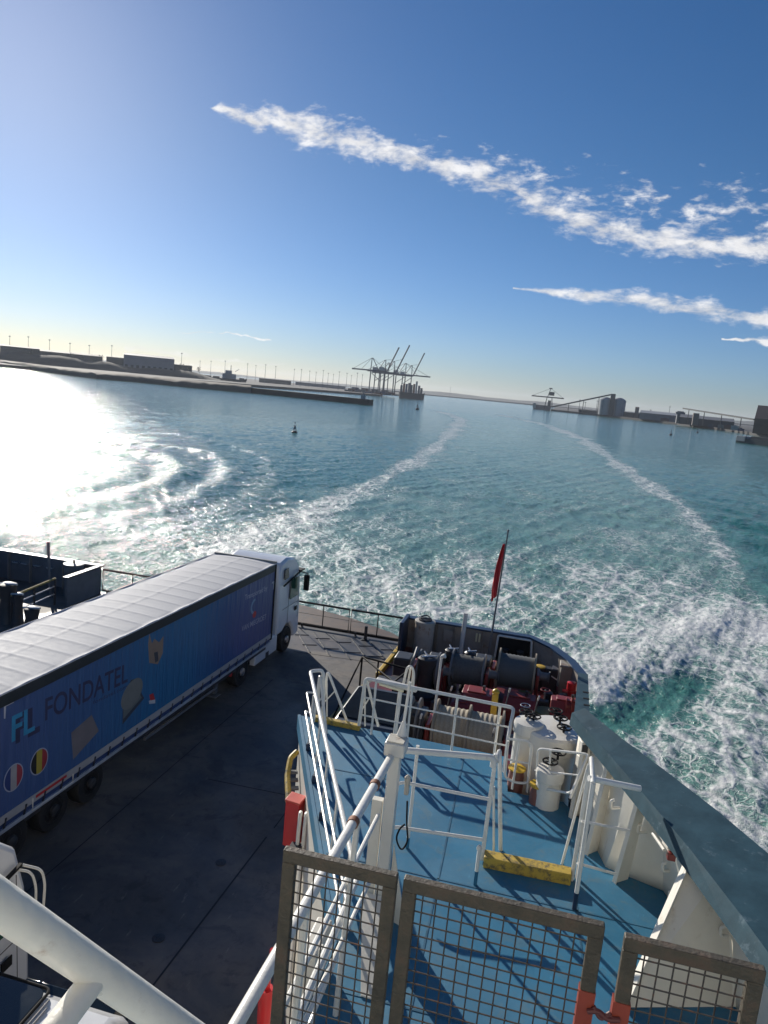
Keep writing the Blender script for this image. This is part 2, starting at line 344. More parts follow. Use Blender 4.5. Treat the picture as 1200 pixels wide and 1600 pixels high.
# ================================================================== WATER
def dist_poly(X, Y, pts):
    D = np.full(X.shape, 1e9)
    for (a, b) in zip(pts[:-1], pts[1:]):
        ax, ay, bx, by = a[0], a[1], b[0], b[1]; dx, dy = bx-ax, by-ay; L2 = dx*dx+dy*dy
        t = np.clip(((X-ax)*dx+(Y-ay)*dy)/L2, 0, 1); D = np.minimum(D, np.hypot(X-ax-t*dx, Y-ay-t*dy))
    return D
def world_line(px): return [tuple(at(x, y, 0))[:2] for x, y in px]
def build_water():
    head = -YAW
    NA = 1150
    az = np.linspace(-R(62), R(62), NA)
    dep = np.concatenate([np.linspace(R(58), R(38), 14, endpoint=False), np.linspace(R(38), R(24), 180, endpoint=False), np.linspace(R(24), R(8), 260, endpoint=False), np.linspace(R(8), R(.35), 240, endpoint=False),
                          np.geomspace(R(.35), R(.09), 26)])
    NR = len(dep)
    r = HC/np.tan(dep)
    RR, AA = np.meshgrid(r, az+(-head*-1 if False else 0), indexing='ij')
    # heading of the camera seen from above: turned YAW anticlockwise from +Y
    th = -AA + YAW + math.pi/2
    X = RR*np.cos(th); Y = RR*np.sin(th)
    dr = np.gradient(r); DR = np.repeat(dr[:, None], NA, 1)
    yl = world_line([(675, 640), (700, 647), (720, 655), (712, 668), (690, 690), (650, 722), (560, 772), (470, 812), (400, 838), (330, 870)])
    yr = world_line([(780, 648), (850, 663), (910, 685), (985, 740), (1060, 790), (1130, 860), (1180, 935), (1215, 1010)])
    def interp(line, q):
        a = np.array(sorted([(p[1], p[0]) for p in line])); return np.interp(q, a[:, 0], a[:, 1])
    XL = interp(yl, Y); XR = interp(yr, Y)
    soft = 1.5 + .02*Y
    inside = 1/(1+np.exp(-np.clip((X-XL)/soft*2, -30, 30)))*1/(1+np.exp(-np.clip((XR-X)/soft*2, -30, 30)))
    inside *= np.clip((660-Y)/160, 0, 1)
    dl = dist_poly(X, Y, yl); drr = dist_poly(X, Y, yr)
    ew = 1.0+.007*RR
    wob = .5+.5*np.sin(Y*.11+1.7*np.sin(Y*.043)); wob2 = .5+.5*np.sin(Y*.09+2.1+1.9*np.sin(Y*.037))
    edge = (.40+.22*wob)*np.exp(-(dl/(ew*(.8+.5*wob)))**2) * np.clip((640-Y)/80, 0, 1) + (.40+.22*wob2)*np.exp(-(drr/(ew*(.8+.6*wob2)))**2)
    edge += inside*(.20*np.exp(-(dl/(ew*4.5))**2)*wob2 + .20*np.exp(-(drr/(ew*4.5))**2)*wob)
    dens = (.05+.03*np.clip((300-Y)/260, 0, 1))*inside + edge*.62
    nearband = np.exp(-((Y-52)/26)**2)*inside; dens += .05*nearband + .09*np.exp(-(dist_poly(X, Y, world_line([(470, 850), (560, 885), (620, 950)]))/5)**2) + .10*np.exp(-(dist_poly(X, Y, world_line([(720, 960), (790, 880), (900, 900)]))/4)**2) + .07*np.exp(-(dist_poly(X, Y, world_line([(1000, 900), (900, 980), (980, 840)]))/5)**2)
    rs = dist_poly(X, Y, world_line([(1150, 950), (1060, 1000), (960, 1060), (925, 1100)])); dens += .25*np.exp(-(rs/2.4)**2)
    lc = world_line([(1180, 1010), (1150, 1120), (1150, 1250), (1220, 1380)]); dl2 = dist_poly(X, Y, lc); dens += .26*np.exp(-(dl2/9)**2)
    dk = dist_poly(X, Y, world_line([(930, 1140), (1010, 1115), (1075, 1075)])); dens -= .45*np.exp(-(dk/1.4)**2)
    dk2 = dist_poly(X, Y, world_line([(1180, 830), (1215, 900), (1215, 960)])); dens -= .5*np.exp(-(dk2/3.5)**2)
    hull = dist_poly(X, Y, [(2.5, 14), (2.5, 2)]); dens += .2*np.exp(-(hull/3)**2)
    dens *= 1.0
    # waves
    Z = np.zeros_like(X)
    wind = R(200)
    for i in range(70):
        lam = 10**rng.uniform(math.log10(.8), math.log10(9)); a = wind + rng.normal(0, .55); k = 2*math.pi/lam
        amp = .0085*lam**.60*(.6+.8*rng.random()); ph = rng.uniform(0, 6.28)
        fade = np.clip(lam/(2.2*DR)-.8, 0, 1)
        # slow phase bend so that crests are short
        ww = 1.2*np.sin(X*(.9/lam*.35)+ph*2)+1.1*np.sin(Y*(1./lam*.3)+ph*3)
        s = np.sin(k*(X*math.cos(a)+Y*math.sin(a))+ph+ww)
        Z += amp*fade*(1-1.9*np.abs(s)**1.0*.5-.0)*(1+.1*inside)
    # ship's diverging waves either side
    d2 = (X-XR); g = np.clip(d2/6, 0, 1)*np.exp(-np.clip(d2, 0, 400)/60)*np.exp(-((Y-75)/55)**2)
    Z += .5*g*np.sin(2*math.pi*(Y+X*.55)/17)
    crest = dist_poly(X, Y, world_line([(900, 1135), (960, 1060), (1060, 1005), (1150, 965)])); Z += .22*np.exp(-(crest/1.6)**2)
    Z -= .3*np.exp(-(dk/2.0)**2)
    # curved ripples spreading across the sun glitter
    cx, cy = at(-350, 900, 0)[:2]; q = np.hypot(X-cx, (Y-cy)*1.0)
    e = world_line([(120, 690), (210, 660), (265, 700), (230, 770), (120, 830)])
    q = dist_poly(X, Y, e+[e[0]]); gg = np.exp(-(q/70)**2)
    gx, gy = X-at(60, 745, 0)[0], Y-at(60, 745, 0)[1]; q2 = np.hypot(gx*math.cos(YAW)+gy*math.sin(YAW), (-gx*math.sin(YAW)+gy*math.cos(YAW))*.42)
    Z += .26*np.clip(q2/9, 0, 1)**2*np.exp(-((q2-12)/17)**2)*np.sin(2*math.pi*q2/6.2)*np.clip((XL-X)/15, 0, 1)
    Z += (rng.random(Z.shape)-.5)*.012*np.clip(1-DR/1.2, 0, 1)
    # keep the sea out of the hull
    Z = np.where((X > -28) & (X < 2.2) & (Y < 30.0), -1.2, Z)
    n = NA*NR; co = np.stack([X, Y, Z], -1).reshape(-1, 3)
    me = bpy.data.meshes.new('water'); idx = np.arange(n).reshape(NR, NA)
    quads = np.stack([idx[:-1, :-1], idx[:-1, 1:], idx[1:, 1:], idx[1:, :-1]], -1).reshape(-1, 4)
    # orientation up
    me.vertices.add(n); me.vertices.foreach_set('co', co.ravel().astype(np.float32))
    me.loops.add(quads.size); me.loops.foreach_set('vertex_index', quads.ravel().astype(np.int32))
    me.polygons.add(len(quads)); me.polygons.foreach_set('loop_start', (np.arange(len(quads))*4).astype(np.int32)); me.polygons.foreach_set('loop_total', np.full(len(quads), 4, np.int32))
    me.update(calc_edges=True)
    if me.polygons[0].normal.z < 0: me.flip_normals()
    me.shade_smooth()
    for nm, arr in (('froth', dens), ('aerated', inside *np.clip(.45+Y/260, 0, 1) *(1-.9*np.exp(-(dk/4)**2)) + .12*np.exp(-(dl2/9)**2)*(1-np.exp(-(dk/4)**2)) + .2*np.exp(-(rs/5)**2))):
        at_ = me.attributes.new(nm, 'FLOAT', 'POINT'); at_.data.foreach_set('value', np.clip(arr, -1, 1.2).ravel().astype(np.float32))
    o = bpy.data.objects.new('water', me); COL.objects.link(o); struct(o)
    m_ = bpy.data.materials.new('sea_water'); m_.use_nodes = True; nt = m_.node_tree; N = nt.nodes.new; L = nt.links.new
    b = nt.nodes['Principled BSDF']; geo = N('ShaderNodeNewGeometry'); P = geo.outputs['Position']
    def attr(nm): a = N('ShaderNodeAttribute'); a.attribute_name = nm; return a.outputs['Fac']
    def mth(op, a, b_=None, c=None):
        n_ = N('ShaderNodeMath'); n_.operation = op
        for i, q_ in enumerate((a, b_, c)):
            if q_ is None: continue
            if isinstance(q_, (int, float)): n_.inputs[i].default_value = q_
            else: L(q_, n_.inputs[i])
        return n_.outputs[0]
    def vadd(a, b_, s):
        n_ = N('ShaderNodeVectorMath'); n_.operation = 'MULTIPLY_ADD'; L(a, n_.inputs[0]); n_.inputs[1].default_value = (s, s, s); L(b_, n_.inputs[2]); return n_.outputs[0]
    def mp(vec, sc, rz=0):
        n_ = N('ShaderNodeMapping'); n_.inputs['Scale'].default_value = sc; n_.inputs['Rotation'].default_value = (0, 0, rz); L(vec, n_.inputs[0]); return n_.outputs[0]
    def nz(vec, s, d=6, r_=.6, dist=0, col=False):
        n_ = N('ShaderNodeTexNoise'); n_.inputs['Scale'].default_value = s; n_.inputs['Detail'].default_value = d; n_.inputs['Roughness'].default_value = r_; n_.inputs['Distortion'].default_value = dist
        L(vec, n_.inputs['Vector']); return n_.outputs['Color' if col else 'Fac']
    def ss(x, a, b_, c=0., d=1.):
        n_ = N('ShaderNodeMapRange'); n_.interpolation_type = 'SMOOTHSTEP'; L(x, n_.inputs[0])
        for i, q_ in enumerate((a, b_, c, d)): n_.inputs[i+1].default_value = q_
        return n_.outputs[0]
    def vor(vec, s):
        n_ = N('ShaderNodeTexVoronoi'); n_.feature = 'DISTANCE_TO_EDGE'; n_.inputs['Scale'].default_value = s; L(vec, n_.inputs['Vector']); return n_.outputs['Distance']
    aer = mth('MULTIPLY', attr('aerated'), ss(nz(P, .06, 5, .6), .3, .62, .55, 1))
    warp = vadd(nz(P, .35, 4, .6, 0, True), P, 1.5)
    warp2 = vadd(nz(P, 1.6, 4, .65, 0, True), warp, .55)
    fbm = nz(mp(warp, (1.0, .6, 1), R(-12)), .22, 10, .72)
    fine = nz(mp(P, (1., .7, 1)), 4.5, 8, .7, .3)
    A = mth('ADD', attr('froth'), mth('MULTIPLY_ADD', fbm, 1.1, -.56))
    Ap = mth('MAXIMUM', A, 0.0)
    def line(vec, s_, w0, w1):
        d_ = vor(vec, s_); n_ = N('ShaderNodeMapRange'); n_.interpolation_type = 'SMOOTHSTEP'; L(d_, n_.inputs[0]); n_.inputs[1].default_value = 0
        L(mth('MULTIPLY_ADD', Ap, w1, w0), n_.inputs[2]); n_.inputs[3].default_value = 1; n_.inputs[4].default_value = 0; return n_.outputs[0]
    l1 = line(mp(warp2, (1.1, .65, 1), R(-18)), .40, .01, .42); l2 = line(mp(warp2, (1.05, .75, 1), R(14)), 1.05, .015, .40); l3 = line(warp2, 2.8, .03, .40)
    l1 = mth('MULTIPLY', l1, ss(attr('froth'), .10, .26))
    net = mth('MAXIMUM', l1, mth('MAXIMUM', mth('MULTIPLY', l2, .85), mth('MULTIPLY', l3, .5)))
    net = mth('MULTIPLY', net, ss(A, -.05, .28, 0, 1.0))
    net = mth('MULTIPLY', net, ss(fine, .30, .52, .35, 1.0))
    solid = ss(mth('ADD', A, mth('MULTIPLY_ADD', fine, 1.2, -.6)), .46, .62, 0, .95)
    foam = mth('MAXIMUM', net, solid)
    fm = mth('MAXIMUM', foam, mth('ADD', ss(A, .05, .6, 0, .12), mth('MULTIPLY', aer, mth('MULTIPLY', fine, .16))))
    def mix(f, A, B):
        n_ = N('ShaderNodeMix'); n_.data_type = 'RGBA'; L(f, n_.inputs['Factor'])
        for s_, q_ in (('A', A), ('B', B)):
            if isinstance(q_, tuple): n_.inputs[s_].default_value = (*q_, 1)
            else: L(q_, n_.inputs[s_])
        return n_.outputs['Result']
    base = mix(aer, (.034, .175, .150), (.17, .345, .29))
    L(mth('MULTIPLY_ADD', aer, -.12, .27), b.inputs['Specular IOR Level'])
    colr = mix(fm, base, (.80, .80, .78)); L(colr, b.inputs['Base Color'])
    L(mth('MULTIPLY_ADD', fm, .5, .08), b.inputs['Roughness']); b.inputs['IOR'].default_value = 1.33
    h1 = nz(mp(P, (1, .6, 1), R(20)), 2.2, 9, .7); h2 = nz(mp(P, (1, .6, 1), R(14)), .33, 4, .6)
    hh = mth('ADD', mth('MULTIPLY', h1, .30), mth('MULTIPLY', h2, .85)); hh = mth('ADD', hh, mth('MULTIPLY', foam, .10))
    bp = N('ShaderNodeBump'); bp.inputs['Strength'].default_value = .6; bp.inputs['Distance'].default_value = 1.0; L(hh, bp.inputs['Height']); L(bp.outputs[0], b.inputs['Normal'])
    me.materials.append(m_)
build_water()

# ================================================================== SHIP STRUCTURE
CZ = 3.0; BZ = 7.9
cap_in = [(.66, 10.86), (.78, 10.55), (1.12, 9.72), (1.47, 8.83), (1.85, 7.82), (2.16, 6.86), (2.40, 6.0), (2.85, 4.0), (3.2, 1.0), (3.3, -3)]
cap_out = [(.84, 10.98), (1.0, 10.68), (1.34, 10.1), (1.80, 9.40), (2.28, 8.62), (2.66, 7.90), (3.0, 6.9), (3.5, 4.6), (3.9, 1.3), (4.0, -3)]
# hull below the decks
MB().prism([(-27.4, -6), (-27.4, 28), (-26.5, 30.35), (-.25, 30.35), (1.0, 29.2), (1.75, 27.9), (2.05, 26.4), (1.95, 22.2), (1.2, 11.4), (2.2, 8.4), (3.6, 4.2), (3.9, -6)][::1], -1.5, 2.9).build('hull', navy, None, smooth=False)['kind'] = 'structure'
struct(MB().prism([(-27.2, -6), (-27.2, 30.2), (-5.5, 30.2), (-5.62, 26), (-5.9, 23.2), (-5.9, 21.0), (-3.9, 11.75), (-2.0, 7.0), (-2.0, -6)], 2.75, CZ).build('cargo_deck', cargo_m, smooth=False))
struct(MB().prism([(-5.498, 30.2), (-5.618, 26), (-5.898, 23.2), (-5.898, 21.0), (-3.85, 11.75), (-2.0, 7.2), (1.9, 7.2), (1.2, 11.4), (1.85, 22.2), (1.95, 26.4), (1.6, 27.8), (.9, 29.0), (-.3, 30.2)], 2.7, CZ-.004).build('mooring_deck', redp, smooth=False))
struct(MB().prism([(-5.6, 30.9), (-20.1, 30.9), (-20.1, 31.0), (-20.0, 33.6), (-11.2, 33.4), (-8.4, 32.6), (-6.4, 31.6)], 2.45, 2.9).build('stern_ramp', brown, smooth=False))
bdeck = [(-3.84, 11.75), (-.22, 11.72), (-.12, 10.62), (.70, 10.66), (1.05, 10.1), (1.24, 9.25), (1.93, 9.02), (2.25, 8.0), (2.5, 7.0), (2.9, 4), (3.2, -3), (-1.62, -3), (-1.62, 6.8)]
struct(MB().prism(bdeck, BZ-.12, BZ).build('upper_deck', blue_m, smooth=False))
sb = MB()
for a_, b_ in (((-3.0, 10.2), (.6, 10.35)), ((-2.2, 8.2), (1.9, 8.25)), ((-1.5, 6.2), (2.6, 6.3)), ((-.9, 11.6), (-.6, 3.2)), ((.75, 10.4), (1.15, 3.2)), ((-2.1, 11.6), (-1.75, 8.3))):
    sb.bar((a_[0], a_[1], BZ+.003), (b_[0], b_[1], BZ+.003), .022, .005)
struct(sb.build('blue_deck_weld_seams', mat('blue_seam', (.03, .12, .2), .5, var=.3, dirt=(.14, .22, .26), damt=.3, dscale=6), smooth=False))
# blue fascia strip and white wall under the deck edge
edge = [(-3.84, 11.75), (-1.62, 6.8), (-1.62, -3)]
o = MB().wall([(x+.06, y-.02) for x, y in edge], CZ, BZ-.122, .10).wall([(x, y) for x, y in [(-3.76, 11.66), (-.25, 11.62)]], CZ, BZ-.122, .10).build('deck_house_wall', cream, smooth=False)
tag(o, 'cream steel wall dropping from the blue deck edge to the dark cargo deck', 'wall')
MB().wall([(x-.03, y-.0) for x, y in edge], BZ-.26, BZ+.012, .05).build('deck_edge_strip', blue_m, o if False else None, smooth=False)['kind'] = 'structure'

ss_ = empty('superstructure', (-11, -1.2, CZ), 'white superstructure front of the ferry behind the viewer', 'superstructure')  # unseen block built for bounce light, narrowed to keep the left deck darker
MB().box(-5, -6, CZ, 3.8, -.9, 12.6).box(-5, -6, 14.9, 3.8, -.9, 19).box(-5, -6, 12.6, -1.6, -.9, 14.9).box(1.6, -6, 12.6, 3.8, -.9, 14.9).build('front_wall', white, ss_, smooth=False)
# high bulwark beside the blue deck: inner wall, cap, outer side, stays
bul = empty('high_bulwark', (2.0, 8, BZ), 'cream steel bulwark with broad blue grey capping beside the blue deck', 'bulwark')
foot = [(.78, 10.8), (1.02, 10.1), (1.24, 9.25), (1.93, 9.02), (2.25, 8.0), (2.52, 7.0), (2.72, 6.0), (3.0, 4.), (3.3, 1), (3.4, -3)]
topl = [(.80, 10.75), (1.12, 10.05), (1.46, 9.3), (1.72, 8.85), (2.10, 8.1), (2.38, 7.4), (2.62, 6.3), (3.05, 4.2), (3.4, 1.1), (3.5, -3)]
m1 = MB(); K = 6; nf = len(foot)
m1.add([Vector((*foot[j], BZ-.02)).lerp(Vector((*topl[j], 9.18)), k/K) for k in range(K+1) for j in range(nf)], [(k*nf+j, k*nf+j+1, (k+1)*nf+j+1, (k+1)*nf+j) for k in range(K) for j in range(nf-1)])
ow = m1.build('inner_wall', cream, bul)
so_ = ow.modifiers.new('s', 'SOLIDIFY'); so_.thickness = .012; so_.offset = 0
m2 = MB(); n_ = len(cap_in)
for i in range(n_-1):
    a, b, c, d = cap_in[i], cap_in[i+1], cap_out[i+1], cap_out[i]
    m2.slab([(*a, 9.2), (*b, 9.2), (*c, 9.26), (*d, 9.26)], (0, 0, .02))
cap_ = m2.build('capping', capm, bul)
m3 = MB()
def inn(i, t): a = Vector(cap_in[i]); b = Vector(cap_out[i]); return a.lerp(b, t)
for i in range(n_-1):
    a, b = cap_in[i], cap_in[i+1]; a2 = inn(i, -.10); b2 = inn(i+1, -.10)
    m3.slab([(a2.x, a2.y, 9.04), (b2.x, b2.y, 9.04), (b[0]-.002, b[1]-.002, 9.223), (a[0]-.002, a[1]-.002, 9.223)], (.006, .002, 0))
m3.build('capping_lip', capm, bul)
m4 = MB()
for i in range(n_-1):
    a, b = cap_out[i], cap_out[i+1]
    m4.slab([(a[0]-.04, a[1]-.02, 2.5), (b[0]-.04, b[1]-.02, 2.5), (b[0]-.03, b[1]-.02, 9.255), (a[0]-.03, a[1]-.02, 9.255)], (-.01, 0, 0))
m4.build('outer_plating', navy, bul)
def stay(top, footp, outp_t, outp_b, nm='stay', fw=.06):
    s_ = MB(); T = Vector(top); F = Vector(footp); n = (F-T).cross(Vector(outp_b)-F).normalized()*.012
    s_.slab([T, F, Vector(outp_b), Vector(outp_t)], n)
    s_.bar(T+Vector((0, 0, -.02)), F, fw, .012, up=(Vector(outp_b)-F))
    s_.build(nm, cream, bul, smooth=False)
stay((.86, 10.40, 9.12), (.80, 10.25, BZ), (.98, 10.45, 9.12), (.93, 10.4, BZ))
stay((1.13, 9.72, 9.12), (1.0, 9.42, BZ), (1.22, 9.80, 9.12), (1.16, 9.6, BZ))
stay((1.45, 8.92, 9.12), (1.33, 8.95, BZ), (1.58, 9.05, 9.12), (1.5, 9.1, BZ))
stay((1.88, 7.86, 9.12), (1.30, 6.95, BZ), (2.22, 7.80, 9.12), (2.42, 7.35, BZ), fw=.13)
stay((2.46, 5.9, 9.12), (1.9, 5.0, BZ), (2.72, 5.8, 9.12), (2.8, 5.3, BZ), fw=.13)
for x, y, z in ((1.55, 9.02, 8.65), (1.86, 8.8, 8.35), (1.98, 8.78, 8.02), (2.25, 7.55, 8.55), (1.22, 9.2, 8.8)):      # white mooring hooks on the wall
    h = MB(); p = Vector((x, y, z)); h.path([p+Vector((.08, .04, -.05)), p+Vector((-.03, -.02, -.05)), p+Vector((-.045, -.02, .05)), p+Vector((.0, -.01, .065))], .018, 8, .03)
    h.build('hook', white, bul)

# lights clamped under the capping
def strip_light(p0, p1, label):
    e = empty('strip_light', Vector(p0), label, 'light', 'strip lights under the bulwark capping')
    a = Vector(p0); b = Vector(p1); mm_ = MB()
    for k in range(2):
        off = Vector((-.03+.05*k, -.02+.02*k, .03*k)); mm_.tube(a+off, b+off, .02, 10)
    mm_.build('tube', white, e)
    MB().bar(a+Vector((.05, .02, -.02)), b+Vector((.05, .02, -.02)), .07, .03).build('housing', white, e, bevel=.005)
    MB().box(b.x+.01, b.y-.05, b.z-.1, b.x+.1, b.y+.05, b.z-.01).build('junction_box', redm, e, bevel=.01)
strip_light(at(951, 1205, 8.85), at(966, 1224, 8.85), 'small twin tube strip light under the blue grey capping, beyond the pipe rail')
strip_light(at(1024, 1302, 8.8), at(1042, 1328, 8.8), 'larger twin tube strip light with red box under the capping near the big diagonal stay')

# low bulwark round the mooring deck
lowline = [(-5.32, 29.86), (-2.8, 29.88), (-.2, 29.86), (.72, 28.95), (1.38, 27.75), (1.80, 26.4), (1.70, 22.2), (1.1, 11.6)]
def inset(line, d):
    out = []
    for i, p in enumerate(line):
        a = Vector(line[max(i-1, 0)]); b = Vector(line[min(i+1, len(line)-1)]); t = (b-a).normalized(); out.append((p[0]+t.y*d, p[1]-t.x*d))
    return out
lb = empty('stern_bulwark', (-1, 29, CZ), 'grey bulwark with dark blue capping curving round the red mooring deck at the stern', 'bulwark')
li = inset(lowline, .06); lo2 = inset(lowline, -.06)
m_ = MB(); mo = MB(); mc = MB(); ci = inset(lowline, .17); co_ = inset(lowline, -.17)
for i in range(len(lowline)-1):
    m_.slab([(*li[i], CZ-.01), (*li[i+1], CZ-.01), (*li[i+1], 4.22), (*li[i], 4.22)], (0.003, .004, 0))
    mo.slab([(*lo2[i], 1.0), (*lo2[i+1], 1.0), (*lo2[i+1], 4.22), (*lo2[i], 4.22)], (0.003, .004, 0))
    mc.slab([(*ci[i], 4.24), (*ci[i+1], 4.24), (*co_[i+1], 4.24), (*co_[i], 4.24)], (0, 0, .07))
m_.build('inner_plating', bulwin, lb, smooth=False); mo.build('outer_plating', navy, lb, smooth=False); mc.build('capping', navy if False else mat('dark_blue_capping', (.022, .045, .09), .35, var=.2), lb)
# side panel with freeing slots, seen steeply from above
sp = MB(); sp.slab([(1.62, 26.35, 4.33), (1.96, 26.35, 4.33), (1.9, 22.2, 4.33), (1.42, 22.2, 4.33)], (0, 0, .03)); sp.build('side_cap_panel', capm, lb, smooth=False)
for k in range(3):
    MB().box(1.74, 23.4+k*.55, 4.362, 1.94, 23.5+k*.55, 4.372).build('slot', black, lb, smooth=False)
MB().box(-5.44, 28.6, CZ, -5.28, 29.95, 4.4).build('end_plate', mat('dark_blue_capping', (0, 0, 0)), lb, bevel=.02)
for x in (-4.0, -3.3, -2.1, .3):
    MB().bar((x, 29.78, CZ), (x, 29.78, 4.2), .03, .25).build('rib', bulwin, lb, smooth=False)
MB().box(-3.75, 29.68, 3.55, -3.35, 29.78, 4.05).build('locker', bulwin, lb, bevel=.01)
for k in range(2): MB().box(-2.42+k*.13, 29.70, 3.75, -2.35+k*.13, 29.76, 4.1).build('marking_bar', mat('pale_yellow', (.75, .68, .45), .4), lb, smooth=False)
# fairlead opening with pale frame
fl = empty('fairlead', (-.85, 29.4, CZ), 'white framed roller fairlead opening in the stern bulwark', 'fairlead')
MB().box(-1.5, 29.66, 3.1, -.2, 29.74, 4.12).build('opening', black, fl, smooth=False)
MB().path([(-1.55, 29.6, 3.05), (-1.5, 29.62, 4.2), (-.15, 29.62, 4.2), (-.05, 29.45, 3.05)], .045, 8, .08).build('frame', white, fl)
for x in (-1.15, -.55): MB().lathe((x, 29.5, 3.1), [(.16, 0), (.1, .1), (.1, .5), (.16, .62), (.05, .66)], 16).build('roller', dgrey, fl)

# ------------------------------------------------------------------ stern rail, ramp grips, yellow coaming
rail_proto = None
def stern_panel(x0, x1, label):
    e = empty('barrier_panel', (x0, 30.1, CZ), label, 'barrier', 'dark barrier panels across the stern')
    y = 30.1; z0, z1 = CZ+.12, CZ+1.12; h = MB()
    h.path([(x0, y, z0), (x1, y, z0), (x1, y, z1), (x0, y, z1)], .05, 8, 0, True); h.build('frame', black, e)
    xm = (x0+x1)/2; MB().tube((xm, y, z0), (xm, y, z1), .025, 8).build('upright', black, e)
    MB().tube((x0, y, (z0+z1)/2), (x1, y, (z0+z1)/2), .008, 6).build('cable', black, e)
    MB().bar((x0+.25, y, CZ), (x0+.25, y-.05, z0+.05), .08, .05).build('foot', dgrey, e)
stern_panel(-10.35, -7.98, 'black barrier panel across the stern, the one ending beside the white lorry cab')
stern_panel(-7.88, -5.5, 'black barrier panel across the stern, the one ending at the dark blue bulwark corner')
stern_panel(-20.1, -17.0, 'black barrier panel across the stern, the one beside the far mooring station')
tag(MB().box(-7.15, 29.7, CZ, -7.03, 29.8, CZ+.62).box(-7.25, 29.62, CZ, -6.93, 29.88, CZ+.03).build('short_post', dgrey, bevel=.01), 'short dark steel post in front of the right stern barrier panel', 'post')
gr = MB()
for i in range(6):
    x = -10.2+i*.85
    gr.bar((x, 29.6, CZ+.012), (x+1.5, 27.2, CZ+.012), .05, .02)
for i in range(5):
    for k in range(2):
        x = -10.0+i*.95; gr.bar((x+k*.7, 28.9-k*1.0, CZ+.012), (x+.55+k*.7, 29.15-k*1.0, CZ+.012), .045, .02)
struct(gr.build('deck_grip_bars', dgrey, smooth=False))
seam = MB()
def seamline(a, b, wd=.03): seam.bar((a[0], a[1], CZ+.005), (b[0], b[1], CZ+.005), wd, .004)
seamline((-5.58, 15.2), (-5.78, 9.5), .035); seamline((-5.4, 20.5), (-5.55, 15.6), .025); seamline((-9.3, 27.0), (-6.0, 27.35), .03); seamline((-9.0, 24.0), (-9.4, 9.5), .02); seamline((-8, 17), (-4.9, 17.1), .02)
struct(seam.build('deck_weld_seams', mat('seam_dirt', (.018, .018, .02), .7), smooth=False))
for i, (x, y) in enumerate((at(345, 1348, CZ)[:2], at(248, 1466, CZ)[:2])):
    tag(MB().lathe((x, y, CZ+.0), [(.12, .0), (.12, .014), (.10, .018)], 20).bar((x-.07, y, CZ+.02), (x+.07, y, CZ+.02), .03, .012).bar((x, y-.07, CZ+.02), (x, y+.07, CZ+.02), .03, .013).build('lashing_socket', dgrey),
        ('round lashing socket in the cargo deck, the farther of the two' if i == 0 else 'round lashing socket in the cargo deck, the nearer to the white pipe'), 'deck socket', 'lashing sockets in the cargo deck')
yc = MB(); yc.bar((-5.45, 29.6, CZ+.1), (-5.58, 25.9, CZ+.1), .16, .2)
tag(yc.build('yellow_coaming', yel, bevel=.02), 'yellow painted kerb from the bulwark corner beside the mooring deck', 'kerb')
yc = MB(); yc.bar((-5.75, 24.6, CZ+.1), (-6.05, 21.3, CZ+.1), .14, .2).bar((-6.05, 21.3, CZ+.1), (-5.9, 18.2, CZ+.1), .14, .2)
tag(yc.build('yellow_coaming', yelw, bevel=.02), 'dull yellow kerb edging the cargo deck below the blue deck corner', 'kerb')

# ------------------------------------------------------------------ mooring deck gear
# corner vent
e = empty('vent_drum', (-4.5, 29.25, CZ), 'weathered white vent drum with dark lid in the stern bulwark corner', 'vent')
MB().lathe((-4.5, 29.25, CZ), [(.40, 0), (.40, 1.32), (.43, 1.34), (.43, 1.44), (.38, 1.46)], 28).build('body', mat('rust_stained_white', (.48, .44, .37), .5, var=.15, dirt=(.25, .13, .06), damt=.35, dscale=2.5), e)
MB().lathe((-4.5, 29.25, CZ+1.46), [(.28, 0), (.28, .05), (.1, .09)], 20).path([(-4.75, 29.25, 4.56), (-4.5, 29.0, 4.6), (-4.25, 29.25, 4.56), (-4.5, 29.5, 4.6)], .03, 6, .1, True).build('lid', dgrey, e)
# flag staff
e = empty('flag_staff', (-1.82, 29.5, CZ), 'slim grey flag staff rising above the stern bulwark', 'flagpole')
pt0 = Vector((-1.80, 29.4, 3.2)); pt1 = atY(794, 830, 29.9)
MB().tube(pt0, pt1, .045, 10, .03).build('pole', mgrey, e); MB().lathe(pt1, [(.05, 0), (.05, .04), (.02, .07)], 10).build('truck', mgrey, e)
fa = pt0.lerp(pt1, .50); fb = pt0.lerp(pt1, .90)
fm_ = MB(); NU, NV = 14, 30; vs = []; fs = []
for j in range(NV+1):
    t = j/NV; p = fb.lerp(fa, t); wdt = .10+.42*math.sin(min(t*1.15, 1)*math.pi*.62)*(1-.35*max(0, t-.8)/.2)
    for i in range(NU+1):
        u_ = i/NU; fold = .07*math.sin(u_*11+t*5)*(u_*.8+.2)
        vs.append((p.x-.04-u_*wdt*.55+fold*.4, p.y-.05+fold+u_*.12, p.z-u_*.30*t-.02*math.sin(u_*9)))
for j in range(NV):
    for i in range(NU): a = j*(NU+1)+i; fs.append((a, a+1, a+NU+2, a+NU+1))
o = fm_.add(vs, fs).build('flag', mat('red_flag_cloth', (.62, .03, .035), .7, var=.15), None)
so_ = o.modifiers.new('s', 'SOLIDIFY'); so_.thickness = .006; tag(o, 'red flag hanging furled against the staff at the stern', 'flag')
# white pole beside
tag(MB().tube((-2.93, 29.4, CZ), atY(728, 958, 29.5), .09, 12).lathe((-2.93, 29.4, CZ), [(.16, 0), (.16, .03), (.1, .05)], 12).build('vent_pipe', white), 'plain white vertical vent pipe in front of the stern bulwark', 'pipe')
